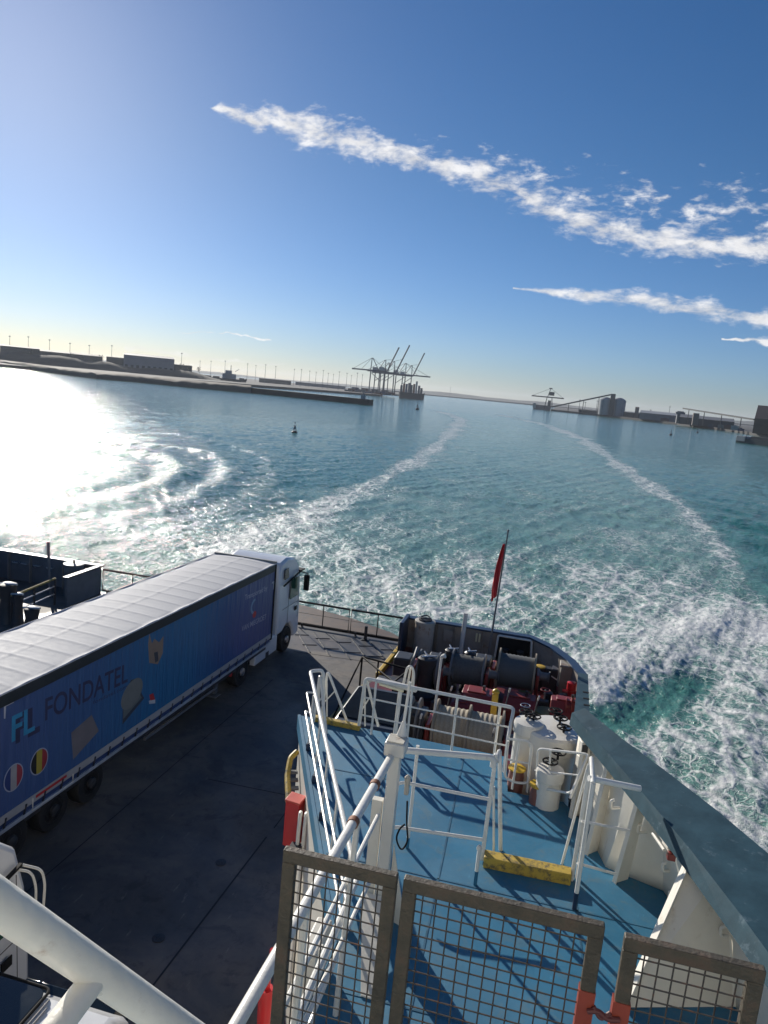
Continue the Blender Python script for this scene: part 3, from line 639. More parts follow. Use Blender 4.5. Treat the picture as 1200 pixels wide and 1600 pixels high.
# lamp post behind aft rail
p0 = at(683, 1092, CZ+1.3); p0 = Vector((-2.55, 19.8, CZ)); pt_ = atY(690, 1026, 19.8)
e = empty('lamp_post', p0, 'thin white lamp post standing behind the aft railing', 'lamp'); MB().tube(p0, pt_, .035, 8).build('post', white, e)
MB().tube(pt_, pt_+Vector((.10, -.02, .05)), .05, 10, .07).build('lamp_head', white, e)

def winch(loc, r, L, rmat, label, grp, rot=0., turns=9, base=True, strands=False):
    x, y, z = loc; e = empty('mooring_winch', (x, y, CZ), label, 'winch', grp)
    zc = z
    d = MB()
    prof = []
    for i in range(turns*2+1):
        t = -L/2 + L*i/(turns*2); prof.append((r*(.80+.03*(i % 2)), t))
    d.lathe((x, y, zc), prof, 26, 'X'); d.build('rope_drum', rmat, e)
    for sx in (-L/2, 0 if L > 1.6 else L/2, L/2):
        MB().lathe((x+sx-.03, y, zc), [(r*1.05, 0), (r*1.05, .05), (r*.9, .07)], 30, 'X').build('flange', mgrey if rmat == roped else mat('worn_flange', (.34, .28, .2), .6), e)
        if L <= 1.6 and sx > 0: break
    MB().tube((x-L/2-.45, y, zc), (x+L/2+.45, y, zc), .08, 12).build('shaft', dgrey, e)
    MB().lathe((x+L/2+.18, y, zc), [(.22, 0), (.15, .08), (.15, .3), (.22, .38)], 18, 'X').build('warping_head', mgrey, e)
    if base:
        MB().box(x-L/2-.25, y-.45, CZ, x-L/2-.10, y+.45, zc+.15).build('pedestal', redm, e, bevel=.04); MB().box(x+L/2+.08, y-.45, CZ, x+L/2+.2, y+.45, zc+.15).build('pedestal', redm, e, bevel=.04)
        MB().box(x-L/2-.9, y-.4, CZ, x-L/2-.28, y+.4, zc+.35).build('motor_box', dgrey, e, bevel=.06)
    return e
winch((-1.55, 20.2, 4.25), .72, 1.9, mat('cream_rope_coils', (.36, .31, .23), .8, var=.15, vscale=25), 'mooring winch wound with pale rope just below the aft railing', 'mooring winches on the stern deck', turns=14)
winch((-3.45, 20.3, 4.25), .62, .85, roped, 'small mooring winch drum left of the pale rope drum below the aft railing', 'mooring winches on the stern deck', turns=7)
winch((-.55, 26.6, 3.9), .74, 1.3, mat('grey_rope_coils', (.10, .105, .105), .7, var=.15, vscale=25), 'large mooring winch with grey rope in front of the white framed fairlead', 'mooring winches on the stern deck', turns=9)
winch((-2.25, 25.9, 3.9), .66, 1.15, roped, 'dark mooring winch between the thin lamp post and the grey rope winch', 'mooring winches on the stern deck', turns=7)
winch((-3.6, 25.4, 3.9), .62, .7, roped, 'small dark winch drum nearest the weathered vent drum', 'mooring winches on the stern deck', turns=5)
# red machine housings
def housing(px, py, z, sx, sy, h, m_, label, nm='machine_housing', cat='machine', rot=0.):
    p = at(px, py, z); e = empty(nm, (p.x, p.y, CZ), label, cat)
    b = MB(); zz = CZ+h
    b.slab([(p.x-sx/2, p.y-sy/2, CZ), (p.x-sx/2, p.y+sy/2, CZ), (p.x-sx/2, p.y+sy/2, zz), (p.x-sx/2, p.y-sy*.1, zz), (p.x-sx/2, p.y-sy/2, zz-h*.45)], (sx, 0, 0))
    b.build('casing', m_, e, bevel=.03)
    MB().box(p.x-sx*.32, p.y-sy*.05, zz, p.x+sx*.32, p.y+sy*.42, zz+.05).build('cover', m_, e, bevel=.015)
    MB().tube((p.x+sx*.2, p.y+sy*.2, zz+.05), (p.x+sx*.2, p.y+sy*.2, zz+.2), .05, 10).build('filler_cap', dgrey, e)
    return e
housing(745, 1085, 3.9, 1.0, 1.2, .95, redm, 'red winch motor casing with sloping front between the winches')
housing(812, 1090, 3.7, 1.1, 1.0, .7, redm, 'low dull red casing below the grey rope winch')
housing(718, 1102, 3.6, .6, .8, .7, redp, 'low dark red casing left of the yellow lever post')
housing(884, 1100, 3.8, 1.0, .8, .9, redm, 'red casing against the side bulwark beside the slotted cap')
# yellow lever post
p = at(768, 1128, 3.0); p = Vector((-.95, 21.4, CZ)); q_ = atY(768, 1076, 21.4)
tag(MB().box(p.x-.09, p.y-.09, CZ, p.x+.09, p.y+.09, q_.z-.12).lathe((p.x, p.y, q_.z-.12), [(.11, 0), (.11, .08), (.04, .14)], 12).build('lever_post', yel, bevel=.02), 'yellow control post between the red casings', 'post')
def bollard(x, y, label, capmat, bm, r=.17, h=.55, z0=CZ):
    e = empty('bollard', (x, y, z0), label, 'bollard')
    MB().lathe((x, y, z0), [(r, 0), (r, h*.8), (r*1.15, h*.85), (r*1.15, h-.002)], 20).build('stem', bm, e)
    MB().lathe((x, y, z0+h), [(r*1.25, 0), (r*1.25, .03), (r*.9, .05)], 20).build('cap', capmat, e)
p = at(844, 1042, 3.9); bollard(p.x, p.y, 'dark bollard with yellow cap right of the grey rope winch', yel, dgrey, .16, .9)
p = at(852, 1114, 3.4); bollard(p.x, p.y, 'squat dark bollard with olive cap in front of the side bulwark', mat('olive_cap', (.12, .13, .03), .5), dgrey, .3, .45)
p = at(830, 1112, 3.4); bollard(p.x-.3, p.y+1.1, 'dark bollard with olive cap behind the squat one', mat('olive_cap', (0, 0, 0)), dgrey, .2, .55)
p = at(893, 1075, 3.9); tag(MB().lathe((p.x, p.y, CZ), [(.12, 0), (.12, .8), (.17, .85), (.17, 1.1), (.05, 1.15)], 14).tube((p.x-.3, p.y, CZ+.75), (p.x+.25, p.y, CZ+.75), .06, 8).build('hydrant', red), 'red hydrant standing against the side bulwark', 'hydrant')
p = at(862, 1044, 3.9); e = empty('notice_box', (p.x, p.y, CZ), 'dark box with white face plate by the curved bulwark', 'box')
MB().box(p.x-.3, p.y-.15, CZ, p.x+.25, p.y+.2, CZ+.9).build('cabinet', dgrey, e, bevel=.03); MB().slab([(p.x+.02, p.y-.16, CZ+.62), (p.x+.26, p.y-.16, CZ+.5), (p.x+.26, p.y-.02, CZ+.93), (p.x+.02, p.y-.02, CZ+1.02)], (0, 0, .02)).build('face_plate', white, e, bevel=.01)
# square vents at the curved bulwark
for (px, py, h_, lb_) in ((885, 1030, 1.1, 'cream ventilator box against the curved bulwark'),):
    p = at(px+8, py+20, 3.9); tag(MB().box(p.x-.4, p.y-.25, CZ, p.x+.2, p.y+.3, CZ+h_).box(p.x-.45, p.y-.3, CZ+h_, p.x+.25, p.y+.35, CZ+h_+.1).build('vent_box', bulwin, bevel=.03), lb_, 'vent')
# blue-grey machinery block under left of aft rail
e = empty('stair_casing', (-4.35, 19.2, CZ), 'dark blue grey steel casing just below the aft corner of the blue deck', 'casing')
MB().box(-5.0, 17.9, CZ, -3.2, 20.6, 4.9).build('body', mat('blue_grey_steel', (.05, .065, .085), .4, var=.15), e, bevel=.12)
MB().box(-4.9, 18.2, 4.9, -3.3, 20.3, 4.94).build('top_plate', mat('slate_cover', (.014, .02, .03), .95, var=.2, spec=0.), e, bevel=.02)
MB().lathe((-5.05, 17.5, CZ), [(.5, 0), (.5, 1.3), (.35, 1.55), (.1, 1.6)], 24).build('side_tank', mat('blue_grey_steel', (0, 0, 0)), e)
# black gangway frame
e = empty('gangway', (-5.2, 21.5, CZ), 'black tubular gangway frame standing on the kerb beside the dark casing', 'gangway')
A = at(566, 1026, 4.6); B = at(640, 1046, 4.6); Cc = at(615, 1066, 4.6)
fr = MB(); fr.path([A, B], .035, 8); fr.path([A, Cc], .03, 8); fr.tube(A, (A.x, A.y, CZ), .035, 8); fr.tube(A, (A.x-.3, A.y-2.2, CZ+.1), .03, 8); fr.tube(B, (B.x, B.y, CZ), .035, 8); fr.tube(B, Cc, .03, 8); fr.tube(Cc, (Cc.x, Cc.y, CZ), .03, 8)
D_ = A.lerp(B, .35); fr.tube(D_, (D_.x, D_.y, CZ), .03, 8); fr.build('rails', black, e)
for k in range(5): MB().box(A.x+.6+k*.16, 23.6+k*.42, CZ+.9-k*.12, A.x+1.7, 23.85+k*.42, CZ+.95-k*.12).build('tread', dgrey, e, smooth=False)
fr = MB(); fr.path([at(652, 1012, 4.6), at(646, 1030, 4.4), at(640, 1045, 4.0), at(632, 1052, 3.6)], .05, 8, .2)
tag(fr.build('bent_pipe', mgrey), 'bent grey pipe beside the black gangway frame', 'pipe')
for k, (px, py, r_, h_, l_) in enumerate(((668, 1030, .34, 1.5, 'stout dark capstan in front of the weathered vent drum'), (706, 1018, .25, 1.5, 'slender dark capstan left of the white vent pipe'), (735, 1022, .22, 1.5, 'dark capstan with shiny top right of the white vent pipe'))):
    p = at(px, py, 4.4); e = empty('capstan', (p.x, p.y, CZ), l_, 'capstan')
    MB().lathe((p.x, p.y, CZ), [(r_*1.3, 0), (r_*1.3, .12), (r_*.85, .3), (r_*.8, h_*.7), (r_, h_*.8), (r_, h_-.05), (r_*.7, h_)], 22).build('barrel', dgrey, e)
    for a in range(3): MB().tube((p.x, p.y, CZ+h_), (p.x+r_*math.cos(a*2.1), p.y+r_*math.sin(a*2.1), CZ+h_+.06), .03, 6).build('bar_stub', alu, e)
# clutter of brake levers and small fittings on the red deck
lv = []
for k, (px, py, z) in enumerate(((700, 1075, 4.3), (790, 1078, 4.3), (835, 1090, 4.2), (652, 1118, 4.7), (720, 1115, 4.6), (765, 1140, 4.6))):
    p = at(px, py, z); e = empty('brake_lever', (p.x, p.y, CZ), 'slim brake lever with pale grip ' + ('near the thin lamp post', 'below the grey rope winch', 'by the olive capped bollards', 'above the small rope drum', 'behind the pale rope drum', 'right of the pale rope drum')[k], 'lever', 'brake levers of the winches')
    MB().tube((p.x, p.y, CZ), (p.x, p.y, CZ+.25), .07, 8).build('base', dgrey, e); MB().tube((p.x, p.y, CZ+.2), (p.x+.12, p.y-.15, z), .022, 6).build('rod', mgrey, e); MB().tube((p.x+.12, p.y-.15, z), (p.x+.15, p.y-.19, z+.16), .03, 6).build('grip', white, e)

def hose(pts, r_, m_, label, cat='hose', bend=.3):
    o_ = MB().path([Vector(p_) for p_ in pts], r_, 8, bend); return tag(o_.build(cat, m_), label, cat)
hose([(-3.9, 28.4, CZ+.05), (-3.2, 27.9, CZ+.05), (-2.9, 27.2, CZ+.06), (-2.2, 27.4, CZ+.05), (-1.9, 28.2, CZ+.3), (-1.5, 28.9, CZ+.5)], .045, rope, 'pale mooring rope trailing from the fairlead towards the small dark drum', 'rope')
hose([(-.7, 25.9, CZ+.5), (-.6, 24.9, CZ+.06), (.1, 24.5, CZ+.05), (.5, 25.1, CZ+.05), (.2, 25.8, CZ+.05), (-.2, 25.4, CZ+.1)], .045, rope, 'loose pale rope loop lying by the grey rope winch', 'rope')
hose([(-4.6, 26.5, CZ+.04), (-4.3, 25.0, CZ+.04), (-4.6, 23.6, CZ+.04), (-4.1, 22.5, CZ+.04)], .03, black, 'black hose lying on the deck beside the yellow kerb', 'hose')
for k_, (x, y, h_, l_) in enumerate(((-.05, 23.9, .8, 'between the low red casing and the side bulwark'), (.55, 25.2, .95, 'right of the grey rope winch'), (-3.0, 23.7, .75, 'left of the red sloping casing'), (-2.5, 22.6, .6, 'behind the pale rope winch'))):
    e = empty('hydraulic_valve', (x, y, CZ), 'dark hydraulic valve stand with small wheel '+l_, 'valve', 'hydraulic valve stands on the stern deck')
    MB().box(x-.16, y-.12, CZ, x+.16, y+.12, CZ+h_*.6).build('block', dgrey, e, bevel=.03); MB().tube((x, y, CZ+h_*.6), (x, y, CZ+h_), .03, 8).build('spindle', mgrey, e)
    MB().path([Vector((x+.16*math.cos(t_*.628), y+.16*math.sin(t_*.628), CZ+h_)) for t_ in range(10)], .018, 6, 0, True).build('wheel', redm if k_ % 2 else alu, e)
    MB().path([(x+.16, y, CZ+.2), (x+.35, y+.1, CZ+.3), (x+.6, y+.3, CZ+.05), (x+.9, y+.2, CZ+.04)], .02, 6, .1).build('hydraulic_line', black, e)
for k_, (x, y, l_) in enumerate(((.95, 25.9, 'against the curved bulwark'), (-3.9, 27.6, 'in front of the weathered vent drum'))):
    e = empty('double_bollard', (x, y, CZ), 'dark double bollard '+l_, 'bollard', 'double bollards on the stern deck')
    MB().box(x-.5, y-.2, CZ, x+.5, y+.2, CZ+.07).build('base_plate', dgrey, e, bevel=.02)
    for sx in (-.28, .28): MB().lathe((x+sx, y, CZ+.07), [(.13, 0), (.13, .45), (.17, .48), (.17, .54), (.1, .57)], 18).build('post', dgrey, e)
e = empty('fire_hose_reel', (1.35, 24.6, CZ), 'red hose reel standing by the side bulwark near the slotted cap', 'hose reel')
MB().lathe((1.25, 24.6, CZ+.75), [(.30, 0), (.30, .03), (.16, .04), (.16, .16), (.30, .17), (.30, .2)], 22, 'X').build('reel', redm, e); MB().box(1.28, 24.45, CZ, 1.42, 24.75, CZ+.7).build('stand', dgrey, e, bevel=.02)

# ================================================================== BLUE DECK FITTINGS
def feet(pts, m_=None):
    f_ = MB()
    for p in pts: f_.tube(p, (p[0], p[1], p[2]+.16), .032, 8)
    return f_
RT = 8.86
# left railing along the skewed deck edge
e = empty('deck_railing', (-2.6, 9.3, BZ), 'white three bar railing along the left edge of the blue deck', 'railing')
rb = lambda y, z, off=0.: Vector((-3.62+.445*(11.4-y)+off, y, z))
main = MB()
top_a, top_b = Vector((-3.62, 11.45, RT)), Vector((-1.42, 6.55, RT))
main.path([Vector((-3.40, 11.6, 8.25)), Vector((-3.46, 11.62, RT)), top_a+Vector((-.02, .02, 0)), top_b, Vector((-1.42, 3.2, RT))], .030, 10, .08); main.build('top_rail', whiteP, e)
mid = MB()
for k, z in enumerate((8.55, 8.22)):
    mid.path([Vector((-3.5-.05*k, 11.35-.1*k, z)), Vector((-3.62+.0, 11.3, z)), Vector((-1.48, 6.52, z)), Vector((-1.48, 3.2, z))], .017, 8, .05)
mid.build('lower_rails', whiteP, e)
for k, y in enumerate((10.62, 9.74, 8.88, 8.0, 7.1, 5.6, 4.2)):
    x = -3.30+(10.62-y)*.462 if y > 6.8 else -1.5
    if y == 7.1: x = -1.66
    pst = MB(); pst.bar((x, y, BZ+.1), (x+.02, y, RT-.02), .02, .075, up=(0, 1, 0)); pst.build('post', whiteP, e, smooth=False)
    MB().bar((x, y, BZ), (x, y, BZ+.12), .055, .09, up=(0, 1, 0)).build('post_foot', navy, e, smooth=False)
def aframe(base, top, foot2, label, cross=True):
    e = empty('stanchion_frame', (base.x, base.y, BZ), label, 'stanchion', 'leaning white stanchion frames at the blue deck ladder')
    m_ = MB(); m_.path([base, top, foot2], .024, 8, .1); 
    m_.tube(base.lerp(top, .3), foot2.lerp(top, .62), .012, 6) if cross else None
    m_.build('bent_tube', whiteP, e)
    MB().tube(base+Vector((.10, 0, 0)), top+Vector((0, -.02, -.1)), .014, 6).build('brace', whiteP, e); return e
def D7(x, y): return (460+x/6, 930+y/6)
aframe(at(*D7(180, 1190), BZ+.0), atY(*D7(240, 735), 11.6), at(*D7(300, 1300), BZ), 'leaning white tube frame where the left railing ends')
aframe(at(*D7(255, 1140), BZ), atY(*D7(312, 705), 11.72), at(*D7(500, 1200), BZ), 'leaning white tube frame standing on the left end of the yellow kerb')
aframe(at(*D7(610, 1215), BZ), atY(*D7(670, 765), 11.6), at(*D7(785, 1225), BZ), 'leaning white tube frame bracing the left end of the aft railing')
ky = MB(); ky.bar((-3.55, 11.66, BZ+.045), (-2.72, 11.64, BZ+.045), .12, .09); tag(ky.build('yellow_kerb', yelw, bevel=.015), 'worn yellow kerb at the aft left corner of the blue deck between the leaning frames', 'kerb')
# aft railing
e = empty('aft_railing', (-1.4, 11.6, BZ), 'white three bar railing across the aft end of the blue deck', 'railing')
yl_ = 11.6; xr_ = -.20
aft = MB(); aft.path([(-2.74, yl_, BZ+.1), (-2.70, yl_, RT), (xr_, yl_-.1, RT), (xr_-.02, yl_-.55, RT-.3), (xr_-.02, yl_-.6, BZ+.1)], .028, 10, .07); aft.build('top_rail', whiteP, e)
mid = MB()
for z in (8.52, 8.2): mid.path([(-2.72, yl_, z), (xr_, yl_-.1, z)], .015, 8)
mid.build('lower_rails', whiteP, e)
for x in (-2.5, -1.88, -1.12, -.42): MB().tube((x, yl_-.04, BZ), (x, yl_-.04, RT), .020, 8).build('post', whiteP, e)
# fluorescent lamp on the railing
e = empty('deck_lamp', (-2.2, 11.75, RT), 'long fluorescent deck lamp clamped on the aft railing', 'lamp')
la, lb_ = atY(588, 1062, 11.85), atY(652, 1078, 11.85)
MB().bar(la, lb_, .13, .07).build('housing', white, e, bevel=.02); MB().tube(la+Vector((.08, -.08, -.03)), lb_+Vector((-.22, -.08, -.03)), .028, 10).build('tube', mat('lamp_tube', (.85, .78, .55), .3), e)
MB().tube((lb_.x-.28, 11.7, BZ), (lb_.x-.28, 11.8, lb_.z), .035, 8).build('stem', whiteP, e)
hs = MB(); c = atY(640, 1050, 12.2)
hs.path([c+Vector((-.09, 0, -.25)), c+Vector((-.05, 0, .08)), c+Vector((.03, 0, .12)), c+Vector((.08, 0, -.0)), c+Vector((.09, 0, -.3))], .022, 8, .08).path([c+Vector((-.02, .06, -.25)), c+Vector((0, .06, .05)), c+Vector((.05, .06, .05)), c+Vector((.06, .06, -.3))], .018, 8, .05)
tag(hs.build('cable_loops', white), 'white cable loops rising behind the deck lamp', 'cable')
# big square column with bracket
e = empty('support_column', (-1.3, 7.34, BZ), 'thick white square column with capped head behind the mesh fence', 'column')
MB().box(-1.362, 7.275, BZ, -1.238, 7.40, 9.86).build('shaft', white, e, bevel=.012)
MB().box(-1.41, 7.22, 9.87, -1.19, 7.45, 10.02).build('head', white, e, bevel=.015)
MB().box(-1.39, 7.24, 10.02, -1.21, 7.43, 10.035).build('head_plate', mat('chipped_cream', (.62, .58, .48), .5, var=.1, dirt=RUST, damt=.35, dscale=14), e, smooth=False)
MB().tube((-1.27, 7.44, 10.03), (-1.265, 7.46, 10.18), .06, 12, .022).tube((-1.265, 7.46, 10.18), (-1.25, 7.5, 10.62), .016, 10).build('spigot', whiteP, e)
MB().box(-1.50, 7.30, BZ, -1.385, 7.38, 9.3).build('side_plate', cream, e, smooth=False)
gs = MB(); gs.slab([(-1.22, 7.34, BZ+.9), (-1.22, 7.34, BZ), (-.98, 7.25, BZ)], (0, .02, 0)).slab([(-1.5, 7.25, BZ+.3), (-1.25, 7.25, BZ+.3), (-1.05, 6.2, BZ), (-1.2, 6.2, BZ)], (0, 0, .02)); gs.build('gusset', cream, e, smooth=False)
MB().box(-1.165, 7.31, 9.42, -1.115, 7.37, 9.56).lathe((-1.14, 7.33, 9.54), [(.03, 0), (.035, .08), (.012, .11)], 12).build('switch_box', mat('bleached_cloth', (.55, .5, .42), .8), e, bevel=.02)
ca = MB(); ca.path([(-1.12, 7.33, 9.35), (-1.10, 7.32, 9.1), (-1.06, 7.3, 8.9), (-1.12, 7.28, 8.78), (-1.20, 7.3, 8.9), (-1.17, 7.32, 9.02), (-1.12, 7.32, 9.08)], .010, 8, .07); ca.build('cable', black, e)
# pipes running forward from the column
e = empty('pipe_railing', (-1.3, 5.2, BZ), 'heavy white pipe rails running from the square column under the mesh fence towards the camera', 'railing')
P1a = Vector((-1.33, 7.22, 9.86)); P1b = atX(370, 1600, -1.33); P1b = P1a.lerp(P1b, 1.12)
MB().tube(P1a, P1b, .042, 12).build('top_rail', whiteP, e)
P2a = Vector((-1.40, 7.22, 9.18)); P2b = atX(435, 1590, -1.40); MB().tube(P2a, P2a.lerp(P2b, 1.15), .024, 10).build('mid_rail', whiteP, e)
P3a = atX(578, 1376, -1.36); P3b = atX(474, 1600, -1.36); MB().tube(P3a, P3a.lerp(P3b, 1.15), .022, 10).build('low_rail', whiteP, e)
for t in (.30, .62): 
    q = P1a.lerp(P1b, t); MB().tube(q, (q.x-.04, q.y, BZ), .028, 8).build('post', whiteP, e)
for t in (.16, .34): MB().lathe(P1a.lerp(P1b, t)+Vector((0, 0, 0)), [(.052, -.03), (.053, .03)], 12, 'Y').build('rust_band', mat('rust_band', (.25, .10, .05), .7, var=.3), e)
# stowed cream pedestal at the deck edge under the pipes
tag(MB().box(-1.78, 5.95, BZ+.05, -1.62, 6.5, BZ+.5).build('cream_locker', cream, bevel=.02), 'small cream steel locker at the deck edge behind the left mesh panel', 'locker')
# gate
e = empty('safety_gate', (-.7, 8.5, BZ), 'white pipe gate between the square column and the tall twin posts', 'gate')
g0 = Vector((-1.22, 8.05, 9.36)); g1 = Vector((-.30, 8.72, 9.36))
gt = MB(); a_, b_ = atY(634, 1163, 8.2), atY(775, 1181, 8.75)
zt = 9.32
a_ = at(628, 1172, zt); b_ = at(772, 1184, zt)
MB().path([a_+Vector((-.05, -.02, -.14)), a_, b_, b_+Vector((.0, 0, -.12))], .040, 12, .09).build('top_bar', whiteP, e)
for (xa, ya, xb, yb, z, r_) in ((628, 1222, 764, 1249, 8.98, .020), (617, 1292, 754, 1312, 8.45, .022)):
    a1, b1 = at(xa, ya, z), at(xb, yb, z); MB().path([a1+Vector((-.1, -.05, -.06)), a1, b1], r_, 8, .06).build('bar', whiteP, e)
gp = at(636, 1325, BZ); gtp = at(657, 1167, 9.32)
MB().tube(gp+Vector((0, 0, .13)), Vector((gp.x, gp.y, 9.32)), .022, 8).build('upright', whiteP, e); MB().tube(gp, gp+Vector((0, 0, .15)), .024, 8).build('upright_foot', blue_m, e)
e = empty('gate_posts', (-.3, 8.6, BZ), 'tall white twin gate posts with splayed legs beside the yellow step', 'post')
q0 = at(742, 1382, BZ); T = Vector((-.295, 8.80, 9.36)); q1 = at(753, 1337, BZ); q2 = at(782, 1328, BZ)
MB().bar((T.x-.015, T.y-.02, BZ+.02), T, .05, .07, up=(0, 1, 0)).build('main_post', whiteP, e, bevel=.008)
lg = MB(); lg.path([Vector((q2.x, q2.y, BZ)), T+Vector((.03, .1, .02)), T+Vector((.02, -.02, -.1))], .028, 10, .06).tube(q2+Vector((-.08, -.1, 0)), T+Vector((.02, .02, -.45)), .016, 8); lg.build('splayed_leg', whiteP, e)
MB().tube(q0+Vector((0, 0, .17)), q0+Vector((0, 0, .48)), .022, 8).lathe(q0+Vector((0, 0, .46)), [(.03, 0), (.035, .03), (.02, .06)], 10).build('short_post', whiteP, e); MB().tube(q0, q0+Vector((0, 0, .18)), .024, 8).build('short_post_foot', blue_m, e)
# yellow step
a1 = at(757, 1334, BZ+.14); b1 = at(893, 1362, BZ+.14)
st = MB(); st.bar(Vector((a1.x, a1.y, BZ+.075)), Vector((b1.x, b1.y, BZ+.075)), .17, .15)
tag(st.build('yellow_step', yelw, bevel=.01), 'broad worn yellow step lying across the blue deck beside the gate posts', 'step')
# right posts and three bars to the bulwark
e = empty('gangway_rail', (.9, 8.3, BZ), 'white rail of three bars joining a tall post group to the bulwark stay', 'railing')
pf = at(897, 1421, BZ); ptp = Vector((pf.x+.03, pf.y+.25, 9.42))
tp = atY(920, 1200, pf.y+.15)
MB().tube(pf+Vector((0, 0, .2)), Vector((pf.x, pf.y, tp.z-.1)), .026, 10).build('post', whiteP, e); MB().tube(pf, pf+Vector((0, 0, .22)), .028, 10).build('post_foot', navy, e)
f2 = at(893, 1375, BZ); f3 = at(878, 1350, BZ)
MB().path([f2, Vector((f2.x+.02, f2.y, tp.z-.05)), Vector((pf.x, pf.y, tp.z-.1))], .026, 10, .05).tube(f2+Vector((.06, .05, 0)), Vector((f2.x+.05, f2.y+.02, tp.z-.25)), .018, 8).build('rear_post', whiteP, e)
MB().path([f3, Vector((f2.x, f2.y, tp.z-.15))], .018, 8).build('brace', whiteP, e)
zr = tp.z-.1
for (xa, ya, xb, yb, r_) in ((920, 1216, 1000, 1232, .036), (908, 1283, 984, 1298, .016), (902, 1349, 963, 1366, .016)):
    A_ = atY(xa, ya, pf.y+.1); B_ = atY(xb, yb, pf.y+.35); MB().tube(A_, B_, r_, 10).build('bar', whiteP, e)
# loops of rail in front of the mushroom vents
def D3(x, y): return (760+x*.15, 1090+y*.15)
e = empty('loop_railing', (.1, 10.6, BZ), 'white looped pipe railing at the step in the deck edge before the big vent drum', 'railing')
yy = 10.72
MB().path([atY(*D3(225, 430), yy), atY(*D3(440, 455), yy), atY(*D3(480, 500), yy), atY(*D3(432, 895), yy), atY(*D3(300, 885), yy), atY(*D3(190, 830), yy), atY(*D3(225, 450), yy)], .020, 8, .06).build('loop', whiteP, e)
MB().tube(atY(*D3(205, 640), yy), atY(*D3(450, 690), yy), .014, 8).build('middle_bar', whiteP, e)
for a_, b_ in (((345, 450), (262, 1000)), ((470, 480), (420, 1010))): MB().tube(atY(*D3(*a_), yy), Vector((atY(*D3(*b_), yy).x, yy, BZ)), .018, 8).build('post', whiteP, e)
e = empty('loop_railing', (.8, 10.3, BZ), 'white looped pipe railing between the handwheels and the bulwark', 'railing')
MB().path([atY(*D3(520, 860), 10.5), atY(*D3(540, 530), 10.5), atY(*D3(1065, 590), 10.2), atY(*D3(880, 1000), 10.0), atY(*D3(560, 940), 10.4)], .018, 8, .07, True).build('loop', whiteP, e)
MB().tube(atY(*D3(505, 760), 10.5), atY(*D3(970, 810), 10.1), .012, 8).build('middle_bar', whiteP, e)
MB().tube(atY(*D3(670, 545), 10.4), Vector((atY(*D3(645, 1030), 10.4).x, 10.4, BZ)), .015, 8).build('post', whiteP, e)
MB().tube(atY(*D3(1065, 590), 10.2), atY(*D3(870, 1050), 9.95), .02, 8).build('slanted_post', whiteP, e)
# mushroom vents with handwheels
def handwheel(parent, c, r, m_):
    h = MB(); h.path([c+Vector((r*math.cos(t), r*math.sin(t), 0)) for t in [i*math.pi/10 for i in range(20)]], .013, 6, 0, True)
    for k in range(2): h.tube(c+Vector((r*math.cos(k*1.57+.6), r*math.sin(k*1.57+.6), 0)), c-Vector((r*math.cos(k*1.57+.6), r*math.sin(k*1.57+.6), 0)), .010, 6)
    h.tube(c-Vector((0, 0, .12)), c+Vector((0, 0, .03)), .018, 8); h.build('handwheel', m_, parent)
def mushroom(c, r, h, label, wheels, mm_=white):
    e = empty('mushroom_vent', (c.x, c.y, c.z-h), label, 'vent', 'white round vents beside the blue deck')
    MB().lathe((c.x, c.y, c.z-h), [(r*.90, 0), (r*.90, h-.42*r-.1), (r, h-.42*r-.08), (r, h-.05), (r*.93, h-.01), (.01, h+.02)], 36).build('hood', mm_, e)
    for (dx, dy, dz) in wheels: handwheel(e, Vector((c.x+dx, c.y+dy, c.z+dz)), .105, black)
    return e
v1 = at(868, 1140, 8.75); mushroom(v1+Vector((.0, .1, 0)), .47, 2.6, 'largest white round vent with two black handwheels on its flat top', [(.12, -.16, .09), (.06, .10, .12), (-.02, .30, .14)])
v2 = at(827, 1126, 8.8); mushroom(v2, .235, 2.4, 'small white round vent with a handwheel, left of the largest one', [(.06, .02, .08), (-.06, .12, .09)])
v3 = at(861, 1196, 8.48); mushroom(v3+Vector((0, -.08, 0)), .205, .75, 'low white round vent with black handwheel nearest the blue deck', [(-.02, .02, .09), (.08, .10, .22)])
for k, (px, py, l_) in enumerate(((808, 1200, 'squat brown vent with bright yellow lid, the left one behind the loop railing'), (842, 1226, 'squat brown vent with bright yellow lid, the right one beside the low white vent'))):
    c = at(px, py, 8.18); e = empty('capped_vent', (c.x, c.y, BZ-.5), l_, 'vent', 'yellow lidded vents')
    MB().lathe((c.x, c.y, BZ-.5), [(.12, 0), (.12, .66), (.10, .76)], 20).build('stem', mat('dull_brown_red', (.22, .09, .07), .5, var=.2), e); MB().lathe((c.x, c.y, 8.16), [(.10, 0), (.14, .01), (.135, .03), (.02, .045)], 22).build('lid', yel, e)
for (px, py, zz, lab) in ((914, 1166, 8.95, 'small cream junction box on the bulwark beside the largest vent'), (909, 1188, 8.7, 'small white bracket box below the junction box on the bulwark')):
    c = at(px, py, zz); e = empty('junction_box', c, lab, 'box'); MB().box(c.x-.07, c.y-.06, c.z-.10, c.x+.07, c.y+.06, c.z+.08, R(20)).build('cover', cream, e, bevel=.012); MB().box(c.x-.045, c.y-.072, c.z-.07, c.x+.045, c.y-.06, c.z+.05, R(20)).build('face', dgrey, e, bevel=.008)

